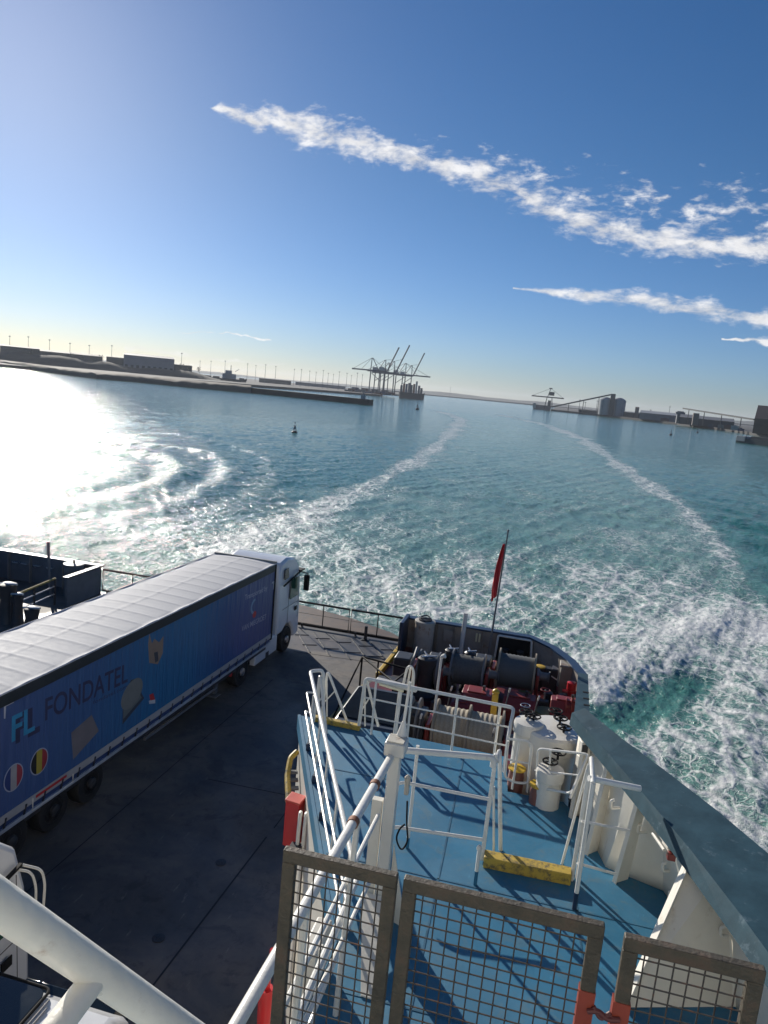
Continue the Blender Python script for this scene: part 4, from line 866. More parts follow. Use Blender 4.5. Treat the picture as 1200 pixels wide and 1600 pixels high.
# ------------------------------------------------------------------ things hanging on the deck house wall
dirw = Vector((1.54, -3.44, 0)).normalized(); nw = Vector((-dirw.y*-1, dirw.x*-1, 0)); nw = Vector((-.913, -.409, 0))
e = empty('wall_ladder', (-3.95, 11.4, 6.3), 'yellow framed ladder fixed to the outside of the cream wall under the deck edge', 'ladder')
o0 = Vector((-3.83, 11.7, 0)); 
def wp(s_, off, z): p = o0+dirw*s_+nw*off; return Vector((p.x, p.y, z))
lad = MB(); lad.path([wp(.12, .02, 7.3), wp(.25, .14, 7.25), wp(.55, .20, 7.1), wp(1.3, .20, 6.9), wp(1.3, .02, 6.9)], .05, 8, .05); lad.build('rail', yelw, e)
for k in range(5): MB().bar(wp(.45+.18*k, .02, 7.1-.045*k), wp(.45+.18*k, .16, 7.1-.045*k), .09, .03).build('rung', mgrey, e, smooth=False)
e = empty('fire_box', wp(2.0, .2, 6.6), 'red fire hose box hung on the cream wall beside the cargo deck', 'box')
P_ = at(462, 1249, 7.3); fb_ = MB(); cxy = Vector((P_.x, P_.y)); fb_.prism([(cxy.x-.13, cxy.y-.1), (cxy.x+.11, cxy.y-.14), (cxy.x+.13, cxy.y+.10), (cxy.x-.11, cxy.y+.14)], 6.55, 7.3)
e.location = (cxy.x, cxy.y, 6.55); fb_.build('box', mat('fire_red', (.5, .015, .02), .35, var=.06), e, bevel=.012)
MB().prism([(cxy.x-.14, cxy.y-.11), (cxy.x+.12, cxy.y-.15), (cxy.x+.14, cxy.y+.11), (cxy.x-.12, cxy.y+.15)], 7.30, 7.33).build('lid', mat('lighter_red', (.62, .10, .07), .45), e, bevel=.008)  # lid in a lighter red than the box below it
e = empty('hose_rack', (cxy.x+.2, cxy.y-.6, 6.0), 'white pipes and brackets on the cream wall below the red box', 'pipes')
for k in range(2): MB().path([(cxy.x+.17+.09*k, cxy.y-.22, 7.25), (cxy.x+.19+.09*k, cxy.y-.3, 7.28), (cxy.x+.22+.09*k, cxy.y-.42, 7.1), (cxy.x+.2+.09*k, cxy.y-.42, 4.2)], .03, 8, .08).build('pipe', white, e)
MB().box(cxy.x+.12, cxy.y-.5, 6.7, cxy.x+.3, cxy.y-.38, 6.85).build('clamp', dgrey, e, smooth=False)
tag(MB().lathe((cxy.x+.45, cxy.y-2.0, 5.2), [(.09, 0), (.10, .6), (.09, .62)], 12).tube((cxy.x+.45, cxy.y-2.0, 5.8), (cxy.x+.5, cxy.y-2.0, 6.4), .04).build('fire_extinguisher', red), 'red extinguisher low on the cream wall seen through the left mesh panel', 'extinguisher')

# ------------------------------------------------------------------ mesh fence close to the camera
FY = 3.0
tz = atY(620, 1365, FY).z
fx = [atY(445, 1320, FY).x, atY(622, 1367, FY).x, atY(632, 1369, FY).x, atY(945, 1448, FY).x, atY(976, 1460, FY).x, atY(1197, 1510, FY).x]
zt_ = [atY(445, 1320, FY).z, atY(620, 1366, FY).z, atY(632, 1369, FY).z, atY(945, 1448, FY).z, atY(976, 1460, FY).z, atY(1197, 1510, FY).z]
print('FENCE', fx, zt_)
def fence(x0, x1, ztop, label, primer=None):
    zb = 10.15; t = .062
    e = empty('mesh_fence_panel', ((x0+x1)/2, FY, zb), label, 'fence', 'weathered mesh fence panels in front of the camera')
    def bar(x0_, z0_, x1_, z1_): return MB().box(x0_, FY-.022, z0_, x1_, FY+.022, z1_)
    bar(x0, ztop-t, x1, ztop).build('top_bar', fenc, e, bevel=.006); bar(x0, zb, x1, zb+t).build('bottom_bar', fenc, e, bevel=.006)
    bar(x0, zb+t-.001, x0+t, ztop-t+.001).build('stile', fenc, e, bevel=.006); bar(x1-t, zb+t-.001, x1, ztop-t+.001).build('stile', fenc, e, bevel=.006)
    ms = MB(); cs = .0605; k = 1
    x = x0+t+cs*.5
    while x < x1-t:
        ms.tube((x+random.uniform(-.002, .002), FY+.004, zb+t), (x+random.uniform(-.002, .002), FY+.004, ztop-t), .0036, 6, caps=False); x += cs
    z = ztop-t-cs*.5
    while z > zb+t: ms.tube((x0+t, FY-.004, z+random.uniform(-.002, .002)), (x1-t, FY-.004, z+random.uniform(-.002, .002)), .0036, 6, caps=False); z -= cs
    ms.build('wire_mesh', wire, e)
    return e
f1 = fence(fx[0], fx[1], zt_[1], 'narrow mesh fence panel on the left in front of the heavy white pipes')
f2_ = fence(fx[2], fx[3], zt_[2], 'wide mesh fence panel in the middle before the blue deck')
f3_ = fence(fx[4], fx[5], zt_[4], 'mesh fence panel on the right before the cream bulwark, reddened at its lower corner')
for (p, x) in ((f2_, fx[3]), (f3_, fx[4])):
    s_ = -1 if p is f2_ else 1
    MB().box(min(x-.003, x+s_*.066)-(.003 if s_ > 0 else 0), FY-.026, 10.5, max(x+.003, x+s_*.066), FY+.026, atY(935 if s_ < 0 else 965, 1548 if s_ < 0 else 1560, FY).z).build('primer_patch', ora, p, smooth=False)
la = MB(); lz = atY(950, 1580, FY).z
la.path([(fx[3]-.02, FY-.03, lz), (fx[3]+.02, FY-.035, lz+.02), (fx[4]-.02, FY-.035, lz-.01), (fx[4]+.03, FY-.03, lz)], .012, 8, .02).path([(fx[3], FY-.03, lz+.03), (fx[3]+.035, FY-.04, lz-.015), (fx[4]-.01, FY-.03, lz+.02)], .010, 8, .02)
tag(la.build('lashing_wire', mat('dark_red_wire', (.12, .03, .03), .6)), 'dark red lashing tying the middle and right fence panels together', 'lashing')
struct(MB().box(-1.7, -3, 10.0, 3.2, FY+.03, 10.12).build('platform_floor', blue_m, smooth=False))
for i, x in enumerate((-1.2, 1.6)):
    tag(MB().box(x-.06, FY-.3, BZ, x+.06, FY-.18, 10.0).build('platform_post', white, bevel=.01), ('left' if i == 0 else 'right')+' white post carrying the platform under the mesh fence', 'post', 'posts under the fence platform')

# ------------------------------------------------------------------ big pipe railing in the lower left corner
def near(px, py, d): return Vector((0, 0, HC))+ray(px, py)*d
e = empty('near_handrail', near(60, 1500, 1.6), 'thick cream pipe handrail with a branching stay crossing the lower left corner', 'railing')
A1 = near(-190, 1281, 1.62); B1 = near(345, 1652, 2.55)
hr = MB(); hr.path([A1, A1.lerp(B1, .5), B1], .040, 24); hr.build('handrail', whiteP, e)
jn = A1.lerp(B1, .53); MB().tube(jn, near(48, 1660, 1.95), .030, 20).build('stay', whiteP, e)
MB().lathe(jn, [(.034, -.012), (.03, .0)], 16).build('weld', whiteP, e)

# ================================================================== THE LORRY
LR = R(-2.53); LO = Vector((-9.65-1.275, 25.3, CZ))
lx = Vector((math.cos(LR), math.sin(LR), 0)); ly = Vector((-math.sin(LR), math.cos(LR), 0))
def side(px, py):                                        # point on the lorry's near side as (along, height)
    d = ray(px, py); o_ = LO+lx*1.275; t = (o_-Vector((0, 0, HC))).dot(lx)/d.dot(lx); p = Vector((0, 0, HC))+d*t-o_
    return p.dot(ly), p.z
lorry = empty('articulated_lorry', (0, 0, 0), 'white lorry cab with a long blue curtain sided trailer on the dark cargo deck', 'lorry')
TL = -13.7
def curtain_mat():
    m_ = bpy.data.materials.new('printed_blue_curtain'); m_.use_nodes = True; nt = m_.node_tree; N = nt.nodes.new; L = nt.links.new
    b = nt.nodes['Principled BSDF']; b.inputs['Roughness'].default_value = .38
    tc = N('ShaderNodeTexCoord'); sp_ = N('ShaderNodeSeparateXYZ'); L(tc.outputs['Object'], sp_.inputs[0])
    nz = N('ShaderNodeTexNoise'); nz.inputs['Scale'].default_value = .5; nz.inputs['Detail'].default_value = 4; L(tc.outputs['Object'], nz.inputs['Vector'])
    a = N('ShaderNodeMath'); a.operation = 'MULTIPLY_ADD'; L(nz.outputs['Fac'], a.inputs[0]); a.inputs[1].default_value = 2.4; L(sp_.outputs['Y'], a.inputs[2])
    mr = N('ShaderNodeMapRange'); L(a.outputs[0], mr.inputs[0]); mr.inputs[1].default_value = TL+1.2; mr.inputs[2].default_value = 1.2
    cr = N('ShaderNodeValToRGB'); L(mr.outputs[0], cr.inputs[0]); e_ = cr.color_ramp.elements
    e_[0].position = 0; e_[0].color = (.075, .12, .28, 1); e_[1].position = 1; e_[1].color = (.06, .09, .24, 1)
    for p, c in ((.22, (.055, .125, .29)), (.42, (.03, .155, .33)), (.60, (.028, .165, .34)), (.74, (.03, .10, .27)), (.82, (.06, .10, .28))):
        q = e_.new(p); q.color = (*c, 1)
    L(cr.outputs[0], b.inputs['Base Color'])
    wv = N('ShaderNodeTexNoise'); wv.inputs['Scale'].default_value = 1.6; wv.inputs['Detail'].default_value = 4; mp = N('ShaderNodeMapping'); mp.inputs['Scale'].default_value = (1, 2.6, .35); L(tc.outputs['Object'], mp.inputs[0]); L(mp.outputs[0], wv.inputs['Vector'])
    bp = N('ShaderNodeBump'); bp.inputs['Strength'].default_value = .8; bp.inputs['Distance'].default_value = .09; L(wv.outputs['Fac'], bp.inputs['Height']); L(bp.outputs[0], b.inputs['Normal'])
    return m_
cur = curtain_mat(); darkrail = mat('curtain_rail_dark', (.03, .038, .045), .5, var=.2); tarp = mat('white_roof_tarp', (.52, .52, .53), .7, spec=.15, var=.05, vscale=6, dirt=(.5, .49, .46), damt=.1, dscale=3, bump=.25, bscale=9)
blueband = mat('blue_side_rail', (.03, .06, .17), .4, var=.1)
MB().box(-1.26, TL, 1.26, 1.262, -.03, 3.66).build('curtain', cur, lorry, smooth=False)
MB().box(-1.275, TL, 3.66, 1.275, -.01, 3.93).build('curtain_rail', darkrail, lorry, bevel=.02)
MB().box(1.20, TL, 1.08, 1.275, -.02, 1.258).build('curtain_hem', mat('grey_hem', (.42, .41, .41), .5, var=.08), lorry, smooth=False)
MB().box(-1.24, TL, .94, 1.235, -.02, 1.078).build('side_band', blueband, lorry, smooth=False)
MB().box(1.20, TL, .85, 1.27, -.02, .938).build('lower_rail', mat('pale_rail', (.5, .54, .6), .35, metal=.3, var=.2), lorry, smooth=False)
bk = MB()
for i in range(24):
    y = -.45-i*.575; bk.bar((1.283, y, 1.17), (1.25, y-.04, .88), .045, .02, up=(1, 0, 0))
bk.build('curtain_straps', dgrey, lorry, smooth=False)['kind'] = 'stuff'
# corner posts
MB().box(1.14, -.05, 1.0, 1.285, .06, 3.92).box(-1.285, -.05, 1.0, -1.14, .06, 3.92).build('front_posts', black, lorry, bevel=.01)
MB().box(-1.14, .0, 1.0, 1.14, .05, 3.9).build('headboard', mgrey, lorry, smooth=False)
MB().box(-1.22, -13.6, .7, 1.22, -.3, .9).build('chassis', dgrey, lorry, bevel=.02)
# roof tarp: bows every 0.62 m, a centre ridge and slack between
NX, NY = 40, 330; vs = []; fs = []
for j in range(NY+1):
    y = TL+(.02-TL)*j/NY; ph = (y/.66) % 1.0
    bow = .008*(1-abs(2*ph-1)) + .012*math.exp(-((ph-.5)/.07)**2)
    for i in range(NX+1):
        x = -1.27+2.54*i/NX; u_ = (x/1.27)
        z = 3.945+.05*(1-u_*u_) + bow*(1-u_**4) + .012*math.exp(-((x+.05)/.03)**2) + .0025*math.sin(x*2.1+y*.9)*math.sin(y*1.3) + (.012*math.sin(y*4.2+x*3) if abs(u_) > .93 else 0)
        if abs(u_) > .97: z += .02
        vs.append((x, y, z))
for j in range(NY):
    for i in range(NX): a = j*(NX+1)+i; fs.append((a, a+1, a+NX+2, a+NX+1))
MB().add(vs, fs).build('roof_tarp', tarp, lorry)
MB().tube((1.272, TL, 3.95), (1.272, .02, 3.95), .022, 8).tube((-1.272, TL, 3.95), (-1.272, .02, 3.95), .028, 8).build('roof_edge', mat('pale_edge', (.5, .5, .54), .4), lorry)
MB().box(-1.28, -.03, 3.93, 1.28, .08, 4.03).build('roof_front_bar', mat('drab_bar', (.34, .32, .27), .5, var=.2), lorry, bevel=.02)
def decal(pts, m_, nm, x=1.2625, t=.003, par=lorry): return MB().slab([(x, y, z) for y, z in pts], (t, 0, 0)).build(nm, m_, par, smooth=False)
def side_text(body, bl, br, tl, m_, nm, bold=.0, x=1.2628, italic=0.):
    (y0, z0), (y1, z1), (yt, zt2) = side(*bl), side(*br), side(*tl)
    me = text_mesh(body, 1.0, .003, bold, italic); xs = [v.co.x for v in me.vertices]; ysz = [v.co.y for v in me.vertices]
    w_ = max(xs)-min(xs); h_ = max(ysz); hh = (zt2-z0)
    for v in me.vertices:
        a, b_, c_ = v.co.x-min(xs), v.co.y, v.co.z; f = a/w_
        v.co = (x+c_, y0+(y1-y0)*f, z0+(z1-z0)*f+b_/h_*hh)
    me.update(); me.materials.clear(); me.materials.append(m_); o = bpy.data.objects.new(nm, me); COL.objects.link(o); o.parent = lorry; return o
ink = mat('dark_print', (.045, .05, .11), .4); cyan = mat('cyan_print', (.05, .30, .52), .4); palep = mat('pale_print', (.42, .45, .55), .4); wht = mat('white_print', (.6, .6, .62), .4)
redpr = mat('red_print', (.55, .04, .04), .4); tan = mat('concrete_print', (.20, .18, .19), .45, var=.1); grn = mat('grey_green_print', (.15, .17, .17), .45)
side_text('FONDATEL', (71, 1126), (200, 1065), (71, 1092), ink, 'lettering', .012)
side_text('fondatel.com', (146, 1101), (199, 1075), (146, 1095), ink, 'lettering', .0)
side_text('Transported by', (383, 938), (418, 922), (383, 930), palep, 'lettering')
side_text('VAN MIEGROET', (378, 987), (416, 967), (378, 979), palep, 'lettering', .004)
side_text('FL', (19, 1159), (55, 1140), (19, 1120), cyan, 'logo', .02)
side_text('FL', (25, 1161), (63, 1141), (25, 1118), ink, 'logo_shadow', .035, x=1.2622)
def dec(px_pts, m_, nm, x=1.2625): return decal([side(*p) for p in px_pts], m_, nm, x)
dec([(22, 1095), (22, 1098), (10, 1104), (9, 1123), (7, 1123), (7, 1102)], wht, 'corner_mark')
dec([(426, 909), (430, 908), (429, 921), (427, 921), (427.5, 911.5), (425, 912)], palep, 'corner_mark')
dec([(144, 1117), (155, 1142), (115, 1187), (112, 1145)], tan, 'slab_picture')
def ell(cx, cy, rw, rh, m_, nm, x, n=28, half=None, rot=0):
    c = side(cx, cy); pts = []
    for i in range(n):
        t = 2*math.pi*i/n; a, b_ = rw*math.cos(t), rh*math.sin(t)
        if half: a = max(half[0]*rw, min(half[1]*rw, a))
        pts.append((c[0]+a*math.cos(rot)-b_*math.sin(rot), c[1]+a*math.sin(rot)+b_*math.cos(rot)))
    return decal(pts, m_, nm, x)
dec([(193, 1098), (192, 1132), (226, 1091), (222, 1084), (213, 1060), (205, 1063)], mat('shadow_print', (.05, .06, .08), .45), 'cover_picture', 1.2622)
dec([(194, 1104), (193, 1124), (222, 1090), (215, 1078)], grn, 'cover_picture', 1.2628)
ell(207, 1084, .48, .36, mat('cover_grey_print', (.20, .21, .20), .45), 'cover_picture', 1.2632, rot=.35)
dec([(234, 990), (238, 1006), (242, 998), (249, 1004), (256, 994), (255, 1020), (247, 1038), (234, 1036), (232, 1008)], mat('sand_print', (.30, .22, .17), .45, var=.1), 'block_picture')
dec([(241, 1020), (247, 1018), (248, 1032), (243, 1036)], mat('shadow_print', (0, 0, 0)), 'block_picture', 1.2632)
dec([(234, 1086), (240, 1083), (243, 1094), (236, 1099)], redpr, 'small_logo'); dec([(233, 1095), (243, 1093), (243, 1099), (234, 1100)], wht, 'small_logo', 1.2632)
for (cx, cy, cols, nm) in ((22, 1215, ((.035, .06, .2), (.42, .40, .40), (.40, .06, .08)), 'flag_roundel'), (62, 1190, ((.02, .02, .02), (.45, .36, .06), (.35, .04, .05)), 'flag_roundel')):
    r0 = ell(cx, cy, .275, .30, palep, nm, 1.2624)
    for k, c in enumerate(cols):
        f_ = ell(cx, cy, .25, .275, mat('roundel_'+str(c[0])+str(c[1]), c, .45), 'stripe', 1.2630, half=((-1, -.34), (-.34, .34), (.34, 1))[k]); f_.parent = r0
# swoosh emblem
c = side(399, 951); pts = []
for i in range(9): t = R(100+i*20); pts.append((c[0]+.36*math.cos(t), c[1]+.30*math.sin(t)+.1))
for i in range(8, -1, -1): t = R(100+i*20); pts.append((c[0]+.05+.30*math.cos(t), c[1]+.22*math.sin(t)+.1))
decal(pts, mat('pale_blue_print', (.2, .35, .5), .4), 'emblem'); ell(398, 960, .14, .12, redpr, 'emblem_dot', 1.2632)
h0 = side(104, 1212); h1 = side(56, 1246)
MB().box(1.276, h1[0], 1.15, 1.281, h0[0], 1.215).build('red_marking', redpr, lorry, smooth=False)
MB().path([(1.283, h1[0]-.1, 1.2), (1.283, h1[0]-.1, .92), (1.283, h1[0]+1.2, .92), (1.283, h1[0]+1.2, 1.12)], .016, 6).build('side_bracket', white, lorry)
# tractor
prof = [(.60, .95), (.62, 1.25), (.60, 3.25), (.80, 3.74), (1.5, 3.86), (2.2, 3.74), (2.62, 3.35), (2.80, 2.6), (2.92, 1.6), (2.95, .45), (2.55, .40), (2.3, .42), (2.18, .85), (1.85, 1.13), (1.45, 1.16), (1.08, .95)]
def extrude_profile(prof, x0, x1, taper=.0):
    n = len(prof); s_ = MB(); s_.add([(x0, y, z) for y, z in prof]+[(x1, y, z) for y, z in prof], [tuple(range(n)), tuple(range(2*n-1, n-1, -1))]+[(i, n+i, n+(i+1) % n, (i+1) % n) for i in range(n)]); return s_
def tractor(par, mirror=True):
    cab = extrude_profile(prof, -1.24, 1.24)
    # narrow the roof a little
    cab.v = [((x*(1-.10*max(0, (z-3.0)/.86))) * (1-.05*max(0, (y-2.3)/.6)), y, z) for x, y, z in cab.v]
    cab.build('cab', truckw, par, bevel=.09)
    MB().slab([(1.245, 1.62, 2.15), (1.245, 2.45, 2.15), (1.235, 2.42, 2.95), (1.24, 1.72, 2.98)], (.012, 0, 0)).build('side_window', mat('green_reflection_glass', (.03, .09, .06), .05, spec=.8), par, bevel=.02)  # dark green reflection put into the colour of the side window
    MB().slab([(1.215, 1.02, 3.08), (1.215, 1.42, 3.10), (1.185, 1.42, 3.50), (1.185, 1.06, 3.48)], (.03, 0, .0)).build('sleeper_window', glass, par, bevel=.03)
    MB().bar((1.25, .95, 2.86), (1.25, 2.6, 3.12), .05, .045).build('visor_trim', black, par)
    if mirror: MB().box(-1.15, 2.55, 3.1, 1.28, 2.98, 3.16).build('sun_visor', black, par, bevel=.02)
    MB().slab([(-1.05, 2.80, 2.15), (1.05, 2.80, 2.15), (1.02, 2.68, 3.05), (-1.02, 2.68, 3.05)], (0, .045, .01)).build('windscreen', glass, par, bevel=.02)
    if mirror: MB().path([(1.2, 2.6, 3.1), (1.55, 2.62, 3.05), (1.55, 2.62, 2.95)], .025, 8, .05).box(1.42, 2.55, 2.35, 1.62, 2.68, 2.98).build('mirror', black, par, bevel=.02)
    for a_, b_ in (((1.248, 1.52, 1.2), (1.248, 1.52, 3.0)), ((1.248, 2.55, 1.2), (1.248, 2.5, 3.0)), ((1.248, .95, 1.9), (1.248, 2.7, 1.9))): MB().tube(a_, b_, .007, 5).build('door_seam', dgrey, par)
    MB().box(1.24, 2.2, 1.55, 1.262, 2.42, 1.72).build('door_handle', black, par, bevel=.005)
    MB().box(-1.15, -2.0, .35, -.2, .5, 1.0).box(.2, -1.15, .32, 1.2, .78, 1.0).build('side_skirt', truckw, par, bevel=.05)
    MB().box(1.201, -.25, .3, 1.21, .02, .55).build('skirt_notch', dgrey, par, smooth=False)
tractor(lorry)
MB().box(-.45, -3.6, .55, .45, 1.0, .9).build('frame_rails', dgrey, lorry, smooth=False)
def wheel(x, y, r, w_, sgn, par=None):
    o = MB().lathe((x-w_/2, y, r), [(r*.62, 0), (r*.93, .0), (r, .05), (r, w_-.05), (r*.93, w_), (r*.62, w_)], 32, 'X').build('wheel', rubber, par or lorry)
    xo = x+sgn*(w_/2-.03)
    MB().lathe((xo-.02, y, r), [(r*.64, 0), (r*.62, .05)] if sgn > 0 else [(r*.62, -.0), (r*.64, .05)], 24, 'X').build('rim', mat('steel_rim', (.10, .10, .105), .55, metal=.4), o)
    MB().lathe((xo+sgn*.0, y, r), [(r*.3, -.04), (r*.26, .09), (r*.12, .12)] if sgn > 0 else [(r*.12, -.12), (r*.26, -.09), (r*.3, .04)], 16, 'X').build('hub', alu if y > -5 else dgrey, o)  # shade under the trailer put into the darker colour of its hubs
for (y, r_) in ((1.63, .52), (-2.25, .52), (-10.3, .5), (-11.6, .5), (-12.9, .5)):
    for sg in (1, -1): wheel(sg*1.06, y, r_, .3 if y > 0 else .34, sg)
MB().path([(1.18, -1.60, .55), (1.18, -1.65, 1.0), (1.18, -2.25, 1.14), (1.18, -2.85, .98), (1.18, -2.9, .6)], .03, 6, .25).build('mudguard', black, lorry)
MB().box(.75, -3.6, .15, .95, -3.4, .85).box(-.95, -3.6, .15, -.75, -3.4, .85).box(.68, -3.68, .04, 1.02, -3.32, .08).build('landing_legs', mgrey, lorry, bevel=.01)
MB().box(1.1, -7.9, .5, 1.16, -3.9, .58).box(1.1, -7.9, .75, 1.16, -3.9, .83).build('side_guard', alu, lorry, smooth=False)
MB().box(1.15, -3.05, .62, 1.22, -2.95, .8).build('side_lamp', redpr, lorry, smooth=False)
lorry.location = LO; lorry.rotation_euler.z = LR

# second lorry cab, partly out of the frame
cab2 = empty('parked_lorry', (0, 0, 0), 'white lorry cab cut by the left edge, its corner showing above the cream handrail', 'lorry')
tractor(cab2, False)
MB().box(-.45, -3.6, .55, .45, 1.0, .9).build('frame_rails', dgrey, cab2, smooth=False)
for (y, r_) in ((1.63, .52), (-2.25, .52)):
    for sg in (1, -1): wheel(sg*1.06, y, r_, .32, sg, cab2)
for k in range(2): MB().path([(1.22, 2.55+.12*k, 3.05), (1.42+.1*k, 2.62+.1*k, 3.02), (1.5+.08*k, 2.62+.1*k, 2.8), (1.5+.05*k, 2.62+.1*k, 2.2)], .02, 8, .1).build('mirror_arm', white, cab2)
cab2.location = (-8.36, 6.18, CZ)

# white van below the handrail
p = at(192, 1592, 5.45); vx1 = p.x; vy1 = at(60, 1523, 5.45).y
van = empty('white_van', (vx1-1.0, vy1-2.4, CZ), 'white van with a dark rounded roof window, below the cream handrail', 'van')
vb = extrude_profile([(vy1-5, .4), (vy1-5, 2.25), (vy1-4.6, 2.42), (vy1-1.2, 2.45), (vy1-.25, 2.41), (vy1+.05, 2.15), (vy1+.35, 1.3), (vy1+.4, .4)], vx1-2.05, vx1+.03)
vb.v = [((x-(vx1-1))*(1-.10*max(0, (z-1.1)/1.35))+(vx1-1)+.0, y, z+CZ) for x, y, z in vb.v]; vb.build('body', truckw, van, bevel=.13)
g0_ = at(0, 1526, 5.45); gx1 = at(73, 1552, 5.45).x
MB().prism([(gx1-1.15, g0_.y-1.7), (gx1, g0_.y-1.7), (gx1, g0_.y-.12), (gx1-.04, g0_.y-.04), (gx1-.1, g0_.y), (gx1-1.15, g0_.y)], 5.448, 5.475).build('roof_window', glass, van, bevel=.008)
MB().path([(gx1-1.17, g0_.y-1.75, 5.47), (gx1+.03, g0_.y-1.75, 5.47), (gx1+.03, g0_.y+.02, 5.47), (gx1-1.17, g0_.y+.02, 5.47)], .022, 8, .1, True).build('window_seal', black, van)
for k in range(3): MB().tube((gx1+.10+.05*k+(.1 if k == 2 else 0), vy1-3.5, 5.452-.008*k), (gx1+.10+.05*k+(.1 if k == 2 else 0), vy1-.3-.12*k, 5.455-.008*k), .011, 6).build('roof_gutter', mgrey, van)
MB().slab([(vx1-1.85, vy1+.05, 4.55), (vx1-.2, vy1+.05, 4.55), (vx1-.3, vy1-.06, 5.15), (vx1-1.75, vy1-.06, 5.15)], (0, .22, .05)).build('windscreen', glass, van, bevel=.02)
for sg in (0, 1):
    for y in (vy1-.6, vy1-4.1): MB().lathe((vx1-2.0+sg*1.8, y, CZ+.34), [(.2, 0), (.34, .02), (.34, .2), (.2, .22)], 24, 'X').build('wheel', rubber, van)

# ================================================================== FAR MOORING STATION (left)
lsb = empty('far_stern_bulwark', (-23.5, 29.9, CZ), 'dark grey bulwark round the mooring station beyond the lorry', 'bulwark')
MB().wall([(-20.15, 27.5), (-20.15, 29.9)], CZ, 4.3, .1).wall([(-20.1, 29.9), (-25.8, 29.9), (-27.2, 27.5), (-27.3, 10)], CZ, 4.3, .1).build('plating', mat('dim_grey_blue', (.13, .145, .165), .5, var=.15), lsb, smooth=False)
MB().wall([(-20.0, 29.92), (-25.85, 29.92), (-27.3, 27.5), (-27.4, 10)], 4.302, 4.37, .3).build('capping', mat('pale_cap', (.22, .23, .25), .4), lsb, smooth=False)
MB().wall([(-20.15, 27.4), (-20.15, 29.7)], 4.302, 4.36, .25).build('capping', navy, lsb, smooth=False)
for x in (-24.6, -24.1, -23.4, -22.7): MB().path([(x-.15, 29.80, 3.9-.1*(x > -24)), (x-.15, 29.68, 3.9), (x+.15, 29.68, 3.9), (x+.15, 29.80, 3.9)], .03, 8, .03).build('hook', alu, lsb)
for x in (-25.0, -23.8, -22.0): MB().bar((x, 29.8, CZ), (x, 29.8, 4.25), .04, .2).build('rib', bulwin, lsb, smooth=False)
e = empty('vent_drum', (-20.95, 29.1, CZ), 'grey vent drum with sunlit lid in the corner of the far mooring station', 'vent')
MB().lathe((-20.95, 29.1, CZ), [(.42, 0), (.42, 1.38), (.45, 1.4), (.45, 1.5), (.2, 1.53)], 26).build('body', mgrey, e); MB().lathe((-20.95, 29.1, 4.53), [(.05, 0), (.05, .15)], 8).build('knob', dgrey, e)
MB().box(-20.5, 28.9, CZ, -20.28, 29.3, 4.3).build('side_pipe', bulwin, e, bevel=.05)
tag(MB().tube((-21.55, 28.3, CZ), atY(75, 846, 28.3), .07, 10).build('mast', mgrey), 'grey mast rising from the far mooring station', 'mast')
e = empty('side_railing', (-21.5, 26, CZ), 'yellow topped three bar railing in the far mooring station', 'railing')
a0, a1 = at(86, 904, 4.2), at(18, 932, 4.2)
MB().tube(a0, a1, .05, 8).build('top_rail', yelw, e)
for dz in (.35, .7): MB().tube(a0-Vector((0, 0, dz)), a1-Vector((0, 0, dz)), .03, 8).build('bar', alu, e)
for t in (0, .5, 1): q = a0.lerp(a1, t); MB().tube((q.x, q.y, CZ), q, .05, 8).build('post', dgrey, e)
for k, (px, py, r_, h_, l_) in enumerate(((12, 935, .35, 1.6, 'stout dark winch post at the left edge in the far mooring station'), (28, 940, .22, 1.3, 'thin dark post next to the stout winch post in the far mooring station'), (50, 950, .3, 1.0, 'short dark post below the yellow topped railing'))):
    p = at(px, py, 4.0); e = empty('winch_post', (p.x, p.y, CZ), l_, 'post')
    MB().lathe((p.x, p.y, CZ), [(r_*1.2, 0), (r_, .2), (r_*.8, h_*.6), (r_, h_), (r_*.5, h_+.06)], 18).build('barrel', dgrey, e); MB().tube((p.x-r_, p.y-.1, CZ+h_), (p.x+r_*1.6, p.y-.15, CZ+h_+.1), .05, 8).build('arm', alu, e)
winch((-24.2, 26.3, 4.0), .7, 1.6, roped, 'dark rope winch in the far mooring station behind the lorry', 'mooring winches on the stern deck', turns=6)

# ================================================================== HARBOUR
def terr(name, water_px, back, zc, m_, edge_z=-1, steep=.5):
    """land: shoreline points (pixels on the water) with a bank rising to zc and a flat top going back"""
    s_ = MB(); W = [at(x, y, 0) if not isinstance(x, Vector) else x for x, y in water_px]; n = len(W); rows = []
    for f, z in ((0, -1.), (.004, .6), (.02, zc*.55), (.05, zc*.85), (.10, zc), (1, zc)):
        rows.append([Vector((w_.x*(1+back*f), w_.y*(1+back*f), z+(random.uniform(-.12, .12)*zc if 0 < f < 1 else 0))) for w_ in W])
    vs = [p for r_ in rows for p in r_]; fs = [(j*n+i, j*n+i+1, (j+1)*n+i+1, (j+1)*n+i) for j in range(len(rows)-1) for i in range(n-1)]
    o = s_.add(vs, fs).build(name, m_, tag_='keep'); struct(o); return o
sand = mat('dry_bank', (.12, .095, .07), .9, var=.25, vscale=.02, dirt=(.06, .055, .04), damt=.4, dscale=.01); quay = mat('quay_concrete', (.05, .048, .048), .9, var=.2, vscale=.02)
darkl = mat('distant_land', (.07, .075, .07), .95, var=.2, vscale=.004)
def densify(pts, n=10):
    out = []
    for (a, b) in zip(pts[:-1], pts[1:]):
        for k in range(n): t = k/n; out.append((lerp(a[0], b[0], t), lerp(a[1], b[1], t)))
    return out+[pts[-1]]
terr('spit', densify([(-420, 516), (-200, 546), (0, 571), (80, 583), (150, 592), (220, 598), (300, 606), (392, 614.5)]), .16, 5.0, sand)
